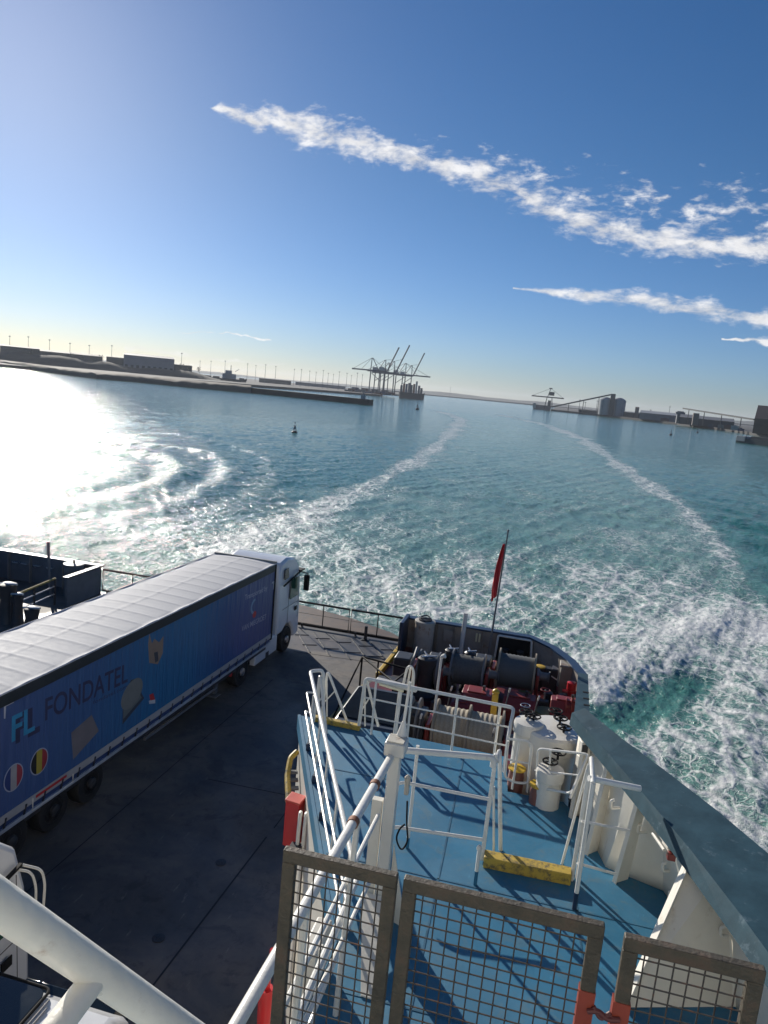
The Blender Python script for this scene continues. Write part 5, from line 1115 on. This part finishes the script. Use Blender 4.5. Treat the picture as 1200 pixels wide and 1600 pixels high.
# quay behind the spit (container terminal side)
def farpoly(name, pts, z, m_):
    s_ = MB(); P = [far(px, D) for px, D in pts]; s_.prism([(p.x, p.y) for p in P], -2, z); o = s_.build(name, m_, smooth=False); struct(o); return o
farpoly('container_quay', [(-500, 850), (-200, 820), (100, 800), (200, 840), (300, 900), (380, 960), (470, 1060), (596, 1230), (600, 1600), (662, 1900), (662, 3200), (-600, 3200)], 3.0, quay)
farpoly('bulk_quay', [(862, 1500), (960, 1380), (1060, 1200), (1150, 1000), (1180, 900), (1250, 760), (1500, 700), (1900, 3000), (870, 3000)], 3.2, quay)
farpoly('far_shore', [(640, 3300), (720, 3500), (870, 3300), (1300, 3300), (1300, 6000), (500, 6000)], 5, darkl)
hl = MB(); vs = []; n = 90
for i in range(n):
    px = lerp(-500, 1700, i/(n-1)); D = 5200; p = far(px, D); h = 17+5*math.sin(px*.011)+4*math.sin(px*.037+1)+random.uniform(-2, 2)
    vs += [(p.x, p.y, -5), (p.x*1.02, p.y*1.02, h), (p.x*1.25, p.y*1.25, h*1.1)]
for i in range(n-1): a = i*3; hl.f += [(a, a+3, a+4, a+1), (a+1, a+4, a+5, a+2)]
hl.v = vs; struct(hl.build('distant_hills', darkl, tag_='keep'))
bk_ = MB(); vs = []; n = 70
for i in range(n):
    px = lerp(-520, 345, i/(n-1)); D = 1075; p = far(px, D); h = lerp(17, 13, i/(n-1))+2.2*math.sin(px*.021)+1.3*math.sin(px*.083)+random.uniform(-.7, .7)
    if px > 275: h = max(4, h*(345-px)/70+3)
    vs += [(p.x, p.y, 2), (p.x*1.012, p.y*1.012, h*.7), (p.x*1.03, p.y*1.03, h), (p.x*1.3, p.y*1.3, h*.95)]
for i in range(n-1): a = i*4; bk_.f += [(a+k, a+4+k, a+5+k, a+1+k) for k in range(3)]
bk_.v = vs; struct(bk_.build('shore_bank', mat('scrub_bank', (.05, .045, .038), .95, var=.3, vscale=.05), tag_='keep'))
# breakwater
b0, b1 = at(576, 633, 0), at(378, 612.5, 0)
bw = empty('breakwater', b0, 'long dark concrete breakwater ending at a small light hut left of the channel', 'breakwater')
bn = Vector((b1.x-b0.x, b1.y-b0.y, 0)).normalized(); bt = Vector((-bn.y, bn.x, 0))
if bt.y < 0: bt = -bt
MB().prism([(b0.x, b0.y), (b1.x, b1.y), (b1.x+bt.x*14, b1.y+bt.y*14), (b0.x+bt.x*8, b0.y+bt.y*8)], -2, 4.2).build('wall', mat('dark_concrete', (.045, .045, .042), .9, var=.3, vscale=.05), bw, smooth=False)
q = b0+bn*7+bt*4; MB().box(q.x-1.6, q.y-1.6, 4.2, q.x+1.6, q.y+1.6, 7.4).build('hut', mat('dim_white', (.32, .32, .33), .7), bw, smooth=False); MB().tube((q.x, q.y, 7.4), (q.x, q.y, 9.6), .6, 8).build('lantern', mgrey, bw)
# land behind: buildings
steelg = mat('hazy_steel', (.09, .10, .12), .6, var=.15, vscale=.1); shed = mat('shed_cladding', (.14, .145, .16), .7, var=.12, vscale=.05); darkb = mat('dark_building', (.055, .06, .065), .8, var=.2, vscale=.05); pale = mat('pale_roof', (.30, .31, .32), .6, var=.1, vscale=.05)
def building(x0, x1, D, h, label, m_=shed, depth=60, roof=None, z0=3., gable=0., wins=0):
    a, b = far(x0, D), far(x1, D); u_ = (b-a).normalized(); n = Vector((a.x+b.x, a.y+b.y, 0)).normalized()
    e = empty('warehouse' if h > 9 else 'shed', (a+b)/2+Vector((0, 0, z0)), label, 'building')
    P = [(a.x, a.y), (b.x, b.y), (b.x+n.x*depth, b.y+n.y*depth), (a.x+n.x*depth, a.y+n.y*depth)]
    MB().prism(P, z0, z0+h).build('walls', m_, e, smooth=False)
    g = MB(); c_ = (a+b)/2; e0 = [Vector((*p_, z0+h)) for p_ in P]
    ra = (e0[0]+e0[3])/2+Vector((0, 0, max(gable, .6))); rb_ = (e0[1]+e0[2])/2+Vector((0, 0, max(gable, .6)))
    ov = n*1.0
    g.add([e0[0]-ov, e0[1]-ov, rb_, ra, e0[3]+ov, e0[2]+ov], [(0, 1, 2, 3), (3, 2, 5, 4), (0, 3, 4), (1, 5, 2)]); g.build('roof', roof or m_, e, smooth=False)
    for k in range(wins):
        t = (k+.5)/wins; c0 = a.lerp(b, t-.25/wins)-n*.4; c1 = a.lerp(b, t+.25/wins)-n*.4
        MB().slab([(c0.x, c0.y, z0+.3), (c1.x, c1.y, z0+.3), (c1.x, c1.y, z0+h*.45), (c0.x, c0.y, z0+h*.45)], n*.3).build('door', darkb, e, smooth=False)
    return e
building(193, 272, 1120, 24, 'largest pale warehouse on the left shore', mat('grey_lilac_cladding', (.2, .19, .21), .7, var=.1, vscale=.05), 90, wins=9, gable=3)
building(166, 193, 1130, 19, 'low shed against the left end of the largest warehouse', darkb, 60)
building(272, 300, 1130, 17, 'long low shed right of the largest warehouse', darkb, 60)
building(0, 62, 1115, 20, 'dark sheds at the left edge of the shore', darkb, 80, gable=2); building(62, 160, 1125, 18, 'long low dark shed between the left edge and the warehouse', darkb, 70, gable=2)
building(405, 455, 1500, 8, 'low shed behind the breakwater, right of the moored dark ship', darkb, 60); building(462, 540, 1700, 7, 'long low grey shed near the container cranes', shed, 60)
# trees along the left shore
leaf = mat('distant_foliage', (.045, .055, .035), .9, var=.3, vscale=.1)
def far_tree(px, D, h, label):
    c = far(px, D, 12.5); e = empty('tree', c, label, 'tree', 'distant trees along the left shore')
    MB().tube(c, c+Vector((0, 0, h*.45)), .6, 6, .3).build('trunk', mat('bark', (.06, .045, .03), .9), e)
    s_ = MB()
    for k in range(70):
        a, rr, zz = random.uniform(0, 6.28), h*.42*math.sqrt(random.random()), random.uniform(.3, 1)
        rr *= 1-.6*abs(zz-.6); q = c+Vector((rr*math.cos(a), rr*math.sin(a), h*zz)); sz = h*random.uniform(.05, .12)
        s_.add([q+Vector((random.uniform(-1, 1), random.uniform(-1, 1), random.uniform(-1, 1)))*sz for _ in range(4)], [(0, 1, 2), (0, 2, 3), (0, 3, 1), (1, 3, 2)])
    s_.build('crown', leaf, e, smooth=False)
tpos = [(-30, 10), (12, 9), (30, 8), (48, 9), (70, 8), (92, 7), (112, 9), (128, 8), (146, 8), (158, 10), (284, 9), (294, 8), (310, 7)]
for i, (px, h) in enumerate(tpos): far_tree(px, 1108+(i*7) % 20, h, 'small dark tree on the left shore')
# lamp masts
mp_ = [15, 44, 77, 109, 139, 174, 283, 312, 329, 351, 386, 399, 414, 430, 459, 470, 483, 493, 504, 512, 520, 529, 541, 548, 557, 565]
mproto = None
for i, px in enumerate(mp_):
    D = 1180 if px < 300 else 1350+(i % 3)*130; c = far(px, D, 3.0); h = (34 if px < 300 else 31)
    if mproto is None:
        mproto = empty('light_mast', (0, 0, 0), 'tall thin floodlight mast on the skyline of the left shore', 'mast', 'floodlight masts on the left shore')
        MB().tube((0, 0, 0), (0, 0, h), .4, 6, .25).build('pole', steelg, mproto); MB().box(-1.2, -.5, h-.2, 1.2, .5, h+.8).build('lamp_head', steelg, mproto)
        mproto.location = c; continue
    m2_ = copy_thing(mproto, c); m2_.scale = (1, 1, h/34*random.uniform(.93, 1.06))
# moored dark ship behind the spit
def ship(x0, x1, D, hullh, label, hullm, bow=1, sup=None, z0=-1):
    a, b = far(x0, D), far(x1, D); e = empty('cargo_ship', (a+b)/2, label, 'ship'); u_ = (b-a); Ln = u_.length; u_.normalize(); n = Vector((-u_.y, u_.x, 0)); B = Ln*.14
    if n.y < 0: n = -n
    def W(t, s_, z): q = a+u_*(t*Ln)+n*(s_*B); return (q.x, q.y, z)
    pl = [(0, .2), (.04, -.5), (.9, -.5), (1, 0), (.9, .5), (.04, .5)] if bow > 0 else [(1, .2), (.96, -.5), (.1, -.5), (0, 0), (.1, .5), (.96, .5)]
    lo = [W(t*.97+.01, s_*.9, z0) for t, s_ in pl]; hi = [W(t, s_, hullh+(2 if (t > .95)*(bow > 0) or (t < .05)*(bow < 0) else 0)) for t, s_ in pl]; k = len(pl)
    MB().add(lo+hi, [tuple(range(k)), tuple(range(2*k-1, k-1, -1))]+[(i, k+i, k+(i+1) % k, (i+1) % k) for i in range(k)]).build('hull', hullm, e, smooth=False)
    return e, W
e, W = ship(300, 386, 1180, 6.5, 'long dark cargo ship moored behind the sandy spit', mat('dark_hull', (.025, .03, .04), .6), 1)
for (t0, t1, z1, nm) in ((.55, .80, 14, 'superstructure'), (.60, .72, 19, 'bridge'), (.86, .95, 9, 'forecastle')):
    MB().prism([W(t0, -.4, 0)[:2], W(t1, -.4, 0)[:2], W(t1, .4, 0)[:2], W(t0, .4, 0)[:2]], 6.4, z1).build(nm, pale if nm != 'forecastle' else darkb, e, smooth=False)
MB().tube(W(.7, 0, 19), W(.7, 0, 27), .5, 6).tube(W(.78, 0, 18), W(.85, 0, 22), .4, 6).build('mast', steelg, e)
for k in range(3): MB().prism([W(.08+.15*k, -.4, 0)[:2], W(.2+.15*k, -.4, 0)[:2], W(.2+.15*k, .4, 0)[:2], W(.08+.15*k, .4, 0)[:2]], 6.4, 8.6).build('hatch', darkb, e, smooth=False)
# container gantry cranes
def crane(px, D, label, raised=None, boomlen=50, back=16, flip=1, h=38, apex=60):
    c = far(px, D, 3.0); e = empty('container_crane', c, label, 'crane', 'container cranes on the quay')
    ux = Vector((c.y, -c.x, 0)).normalized()*flip; uy = Vector((c.x, c.y, 0)).normalized()
    def W(x, y, z): return c+ux*x+uy*y+Vector((0, 0, z))
    lg_ = MB()
    for x in (-9, 9):
        for y in (-9, 9): lg_.bar(W(x, y, 0), W(x*.95, y, h), 1.7, 1.7)
        lg_.bar(W(x, -9, 4), W(x, 9, 4), 1.3, 1.3)
    lg_.build('legs', steelg, e, smooth=False)
    br = MB()
    for y in (-9, 9): br.bar(W(-9, y, 7), W(9, y, 7), 1.3, 1.5); br.bar(W(-9, y, 22), W(9, y, 36), .8, .8)
    br.bar(W(-9, -9, h), W(-9, 9, h), 1.5, 1.5).bar(W(9, -9, h), W(9, 9, h), 1.5, 1.5); br.build('bracing', steelg, e, smooth=False)
    gd = MB().bar(W(-9-back, -3, h+1), W(11, -3, h+1), 1.3, 2.4).bar(W(-9-back, 3, h+1), W(11, 3, h+1), 1.3, 2.4); gd.build('girder', steelg, e, smooth=False)
    MB().bar(W(-6, -3, h), W(7, 0, apex), 1.1, 1.1).bar(W(9, 0, h), W(8, 0, apex), 1.4, 1.4).bar(W(-9-back, 0, h+2), W(7, 0, apex), .5, .5).build('apex_frame', steelg, e, smooth=False)
    MB().bar(W(-14, -3.5, h+5), W(-5, -3.5, h+5), 7, 5.5).build('machinery_house', pale, e, smooth=False)
    if raised is None:
        MB().bar(W(11, -3, h+1), W(11+boomlen, -3, h+1), 1.2, 2.2).bar(W(11, 3, h+1), W(11+boomlen, 3, h+1), 1.2, 2.2).build('boom', steelg, e, smooth=False)
        MB().bar(W(8, 0, apex), W(11+boomlen*.9, 0, h+2), .5, .5).bar(W(8, 0, apex), W(11+boomlen*.45, 0, h+2), .5, .5).build('stays', steelg, e, smooth=False)
    else:
        a = R(raised); q = W(11+boomlen*math.cos(a), 0, h+1+boomlen*math.sin(a)); MB().bar(W(11, -2, h+1), q, 1.4, 2.4).bar(W(11, 2, h+1), q, 1.4, 2.4).build('boom', steelg, e, smooth=False)
        MB().bar(W(8, 0, apex), W(11+.5*boomlen*math.cos(a), 0, h+1+.5*boomlen*math.sin(a)), .5, .5).build('stays', steelg, e, smooth=False)
    return e
crane(585, 1290, 'leftmost container crane with its boom lowered to the left', None, 30, 10, -1)
crane(592, 1330, 'container crane with boom raised, second from the left', 68, 48, 14, 1)
crane(606, 1350, 'tallest looking container crane with boom raised beside the dark ship', 68, 55, 14, 1)
crane(598, 1450, 'container crane behind the two raised ones, boom lowered towards the ship', None, 44, 14, 1)
crane(624, 1400, 'container crane at the dark ship with boom lowered to the right', None, 44, 20, 1)
crane(634, 1480, 'rightmost container crane with single raised boom over the dark ship', 68, 50, 12, 1)
e, W = ship(624, 664, 1330, 10, 'dark container ship stacked high under the cranes', mat('dark_hull', (0, 0, 0)), 1)
cont = [mat('container_'+n_, c_, .6) for n_, c_ in (('slate', (.05, .06, .08)), ('rust', (.12, .05, .04)), ('blue', (.03, .05, .12)), ('grey', (.13, .13, .14)))]
for k in range(9):
    t0 = .03+k*.098
    if k == 6: MB().prism([W(t0, -.5, 0)[:2], W(t0+.07, -.5, 0)[:2], W(t0+.07, .5, 0)[:2], W(t0, .5, 0)[:2]], 10, 31).build('bridge', pale, e, smooth=False); continue
    MB().prism([W(t0, -.48, 0)[:2], W(t0+.085, -.48, 0)[:2], W(t0+.085, .48, 0)[:2], W(t0, .48, 0)[:2]], 10, (22, 25, 25, 27, 24, 26, 0, 24, 20)[k]).build('container_stack', cont[k % 4], e, smooth=False)
for k in range(14):
    px = 545+k*5.2; c = far(px, 1280+(k % 3)*40, 3.0); tag(MB().box(c.x-6, c.y-3, 3, c.x+6, c.y+3, 3+2.6*(1+(k*7) % 3)).build('container_pile', cont[k % 4], smooth=False), 'pile of shipping containers on the quay by the cranes', 'containers', 'container piles on the quay')
# bulk carrier with unloader on the right
e, W = ship(834, 862, 1540, 9, 'pale bowed bulk ship lying under the unloading crane', mat('hull_two_tone', (.10, .09, .11), .6, var=.2, vscale=.05), -1)
MB().prism([W(.78, -.4, 0)[:2], W(.95, -.4, 0)[:2], W(.95, .4, 0)[:2], W(.78, .4, 0)[:2]], 9, 20).build('superstructure', darkb, e, smooth=False)
MB().box(*[v-3 for v in W(0.06, 0, 0)[:2]], 2, *[v+3 for v in W(0.06, 0, 0)[:2]], 12).build('bow_block', pale, e, smooth=False)
c = far(857, 1500, 3); e = empty('ship_unloader', c, 'dark ship unloading crane with long horizontal arm and upper cabin', 'crane')
ux = Vector((c.y, -c.x, 0)).normalized()
def WU(x, z, y=0): return c+ux*x+Vector((0, 0, z))+Vector((c.x, c.y, 0)).normalized()*y
lg_ = MB(); 
for y in (-5, 5): lg_.bar(WU(-7, 0, y), WU(-4, 24, y), 1.4, 1.4).bar(WU(8, 0, y), WU(5, 24, y), 1.4, 1.4)
lg_.build('legs', darkb, e, smooth=False); MB().bar(WU(-34, 23), WU(28, 23), 1.6, 2.2).build('arm', darkb, e, smooth=False)
MB().bar(WU(-1, 30), WU(9, 30), 6, 7).build('cabin', darkb, e, smooth=False); MB().bar(WU(-3, 24), WU(1, 40), 1.3, 1.3).bar(WU(1, 40), WU(-32, 24), .5, .5).bar(WU(1, 40), WU(26, 24), .5, .5).build('mast', darkb, e, smooth=False); MB().bar(WU(-2, 40), WU(4, 40), 1, 2).build('mast_head', darkb, e, smooth=False)
# conveyor, silos, tower
D0 = 1400
c0, c1 = far(863, 1480, 8), far(953, 1400, 40)
e = empty('conveyor', c0, 'long inclined conveyor rising to the top of the silos', 'conveyor'); MB().bar(c0, c1, 2.4, 2.2).build('gallery', darkb, e, smooth=False)
for t in (.3, .55, .8): q = c0.lerp(c1, t); MB().tube((q.x, q.y, 3), q, .6, 6).build('trestle', darkb, e)
silo_m = mat('silo_concrete', (.24, .255, .28), .7, var=.08, vscale=.1)
for k, (px, h_) in enumerate(((945.5, 27), (966, 28))):
    c = far(px, D0, 3); e = empty('silo', c, ('left' if k == 0 else 'right')+' of the two big pale silos on the right shore', 'silo', 'pair of silos')
    MB().lathe(c, [(11, 0), (11, h_), (7, h_+3), (2, h_+4.5)], 28).build('shell', silo_m, e)
    for a in range(6):
        an = a*1.047; MB().tube(c+Vector((11.1*math.cos(an), 11.1*math.sin(an), 0)), c+Vector((11.1*math.cos(an), 11.1*math.sin(an), h_)), .35, 5).build('rib', shed, e)
c = far(955, D0-8, 30); tag(MB().box(c.x-4, c.y-4, 3, c.x+4, c.y+4, 41).build('silo_tower', darkb, smooth=False), 'square head house standing between the two silos', 'tower')
building(992, 998, 1330, 18, 'small square brownish tower right of the silos', mat('brownish_cladding', (.15, .12, .11), .8), 8, z0=3.2)
building(975, 1040, 1350, 8, 'low dark shed at the foot of the silos', darkb, 40, z0=3.2)
building(1000, 1095, 1260, 10, 'long pale roofed warehouse in the middle of the right shore', shed, 60, pale, 3.2, 4); building(1062, 1148, 1080, 9, 'long low warehouse nearer the brown shed', darkb, 60, shed, 3.2, 4)
building(1095, 1120, 1140, 8, 'small grey shed with pale roof on the right shore', shed, 30, pale, 3.2, 2)
building(905, 935, 1440, 5, 'low shed left of the silos', darkb, 30, z0=3.2)
c = far(1062, 1120, 3.2); tag(MB().box(c.x-4, c.y-4, 3.2, c.x+4, c.y+4, 20).box(c.x-6, c.y-5, 16, c.x+6, c.y+5, 19).build('transfer_tower', shed, smooth=False), 'pale transfer tower on the quay edge', 'tower')
c = far(1087, 1060, 3.2); tag(MB().box(c.x-3.5, c.y-3, 3.2, c.x+3.5, c.y+3, 19).build('transfer_tower', mat('brownish_cladding', (0, 0, 0)), smooth=False), 'small brown transfer tower left of the overhead conveyor', 'tower')
c0, c1 = far(1066, 1100, 24), far(1178, 900, 17); e = empty('conveyor', c0, 'overhead conveyor running to the brown gabled shed', 'conveyor'); MB().bar(c0, c1, 2.2, 1.8).build('gallery', darkb, e, smooth=False)
for t in (.1, .35, .6, .85): q = c0.lerp(c1, t); MB().tube((q.x, q.y, 3), q, .5, 6).build('trestle', darkb, e)
e = building(1178, 1290, 850, 15, 'brown gabled shed cut by the right edge of the picture', mat('brown_brick', (.16, .085, .06), .85, var=.15, vscale=.1), 60, mat('dark_roof', (.08, .05, .045), .8), 3.2, 14)
for i, (px, D, h_) in enumerate(((905, 1600, 26), (914, 1600, 22), (932, 1650, 28), (600, 3300, 60), (703, 3400, 45), (1016, 1500, 18), (1045, 1700, 30))):
    c = far(px, D, 3); tag(MB().tube(c, c+Vector((0, 0, h_)), .7, 6, .3).bar(c+Vector((-2, 0, h_*.9)), c+Vector((2, 0, h_*.9)), .8, .8).build('pylon', steelg), 'thin pylon on the far skyline', 'pylon', 'thin pylons on the skyline')
# vehicles and stacks on the right quay
for k, px in enumerate((1005, 1022, 1040, 1075, 1098, 1112, 1128, 1140, 1150, 1160)):
    D = lerp(1330, 930, (px-1005)/155); c = far(px, D, 3.2); u_ = Vector((c.y, -c.x, 0)).normalized()*random.uniform(3, 7); hh = random.uniform(2.5, 5)
    tag(MB().bar(c-u_+Vector((0, 0, hh/2)), c+u_+Vector((0, 0, hh/2)), 3, hh).bar(c-u_*.4+Vector((0, 0, hh+.4)), c+u_*.3+Vector((0, 0, hh+.4)), 2, .8).build('cargo_pile', (cont+[pale])[(k*3) % 5], smooth=False), 'low pile of goods on the right quay', 'cargo', 'piles of goods on the right quay')
# pontoon vessel close on the right
D = 545; a = far(1155, D); b = far(1260, D-30)
e = empty('pontoon_vessel', a, 'dark low vessel with white bow at the right edge of the water', 'boat'); u_ = (b-a).normalized(); n = Vector((-u_.y, u_.x, 0))
def WV(x, y, z): q = a+u_*x+n*y; return (q.x, q.y, z)
MB().prism([WV(0, 1, 0)[:2], WV(2, -2.5, 0)[:2], WV(50, -2.5, 0)[:2], WV(50, 5, 0)[:2], WV(2, 5, 0)[:2]], -.5, 3.2).build('hull', mat('teal_dark_hull', (.03, .05, .06), .6), e, smooth=False)
MB().prism([WV(-1.0, 1, 0)[:2], WV(2.5, -3, 0)[:2], WV(9, -3, 0)[:2], WV(9, 5.4, 0)[:2], WV(2.5, 5.4, 0)[:2]], 1.2, 4.4).build('bow', mat('dim_white', (0, 0, 0)), e, smooth=False)
MB().prism([WV(12, -1, 0)[:2], WV(46, -1, 0)[:2], WV(46, 4, 0)[:2], WV(12, 4, 0)[:2]], 3.2, 4.9).build('deck_house', darkb, e, smooth=False)
MB().tube(WV(9, -2, 4.4), WV(9, -2, 6.2), .15, 6).tube(WV(9, -2, 5.6), WV(40, -2, 5.6), .1, 6).build('rail', steelg, e)
# buoys
def buoy(px, py, s_, label):
    c = at(px, py, 0); e = empty('channel_buoy', c, label, 'buoy')
    MB().lathe(c+Vector((0, 0, -.3*s_)), [(.9*s_, 0), (1.0*s_, .3*s_), (1.0*s_, .8*s_), (.55*s_, 1.1*s_)], 16).build('float', mat('buoy_red', (.10, .015, .02), .5), e)
    f_ = MB()
    for k in range(4): an = k*1.57; f_.tube(c+Vector((.6*s_*math.cos(an), .6*s_*math.sin(an), .8*s_)), c+Vector((.2*s_*math.cos(an), .2*s_*math.sin(an), 2.6*s_)), .07*s_, 6)
    f_.tube(c+Vector((0, 0, 2.5*s_)), c+Vector((0, 0, 3.6*s_)), .06*s_, 6); f_.build('cage', mat('buoy_red', (0, 0, 0)), e)
    MB().lathe(c+Vector((0, 0, 1.4*s_)), [(.28*s_, 0), (.38*s_, .1*s_), (.38*s_, .8*s_), (.2*s_, .9*s_)], 12).build('lantern_drum', mat('buoy_pale', (.4, .36, .38), .6), e)
    MB().lathe(c+Vector((0, 0, 3.4*s_)), [(.22*s_, 0), (.22*s_, .35*s_)], 10).build('topmark', dgrey, e)
buoy(460, 677, .78, 'red channel buoy with cage and topmark floating left of the wake')
buoy(652, 640, 1.4, 'small far buoy in the channel below the container ship'); buoy(1048, 680, 1.0, 'tiny dark buoy before the right quay, the left one'); buoy(1090, 676, 1.0, 'tiny dark buoy before the right quay, the right one')
for e_ in [o for o in bpy.data.objects if o.type == 'MESH' and o.parent is None and 'kind' not in o and 'label' not in o]: print('UNTAGGED', e_.name)

# ================================================================== AIR
hz = MB().box(-9600, -9600, -2.6, 9600, 9600, 92).build('haze', None, None, smooth=False, tag_='keep'); hz['kind'] = 'stuff'
hm = bpy.data.materials.new('haze_air'); hm.use_nodes = True; nt = hm.node_tree; nt.nodes.clear()
vo = nt.nodes.new('ShaderNodeVolumePrincipled'); vo.inputs['Color'].default_value = (.80, .86, .95, 1); vo.inputs['Density'].default_value = HAZE_DENSITY; vo.inputs['Anisotropy'].default_value = .35
ou = nt.nodes.new('ShaderNodeOutputMaterial'); nt.links.new(vo.outputs[0], ou.inputs['Volume']); hz.data.materials.clear(); hz.data.materials.append(hm)
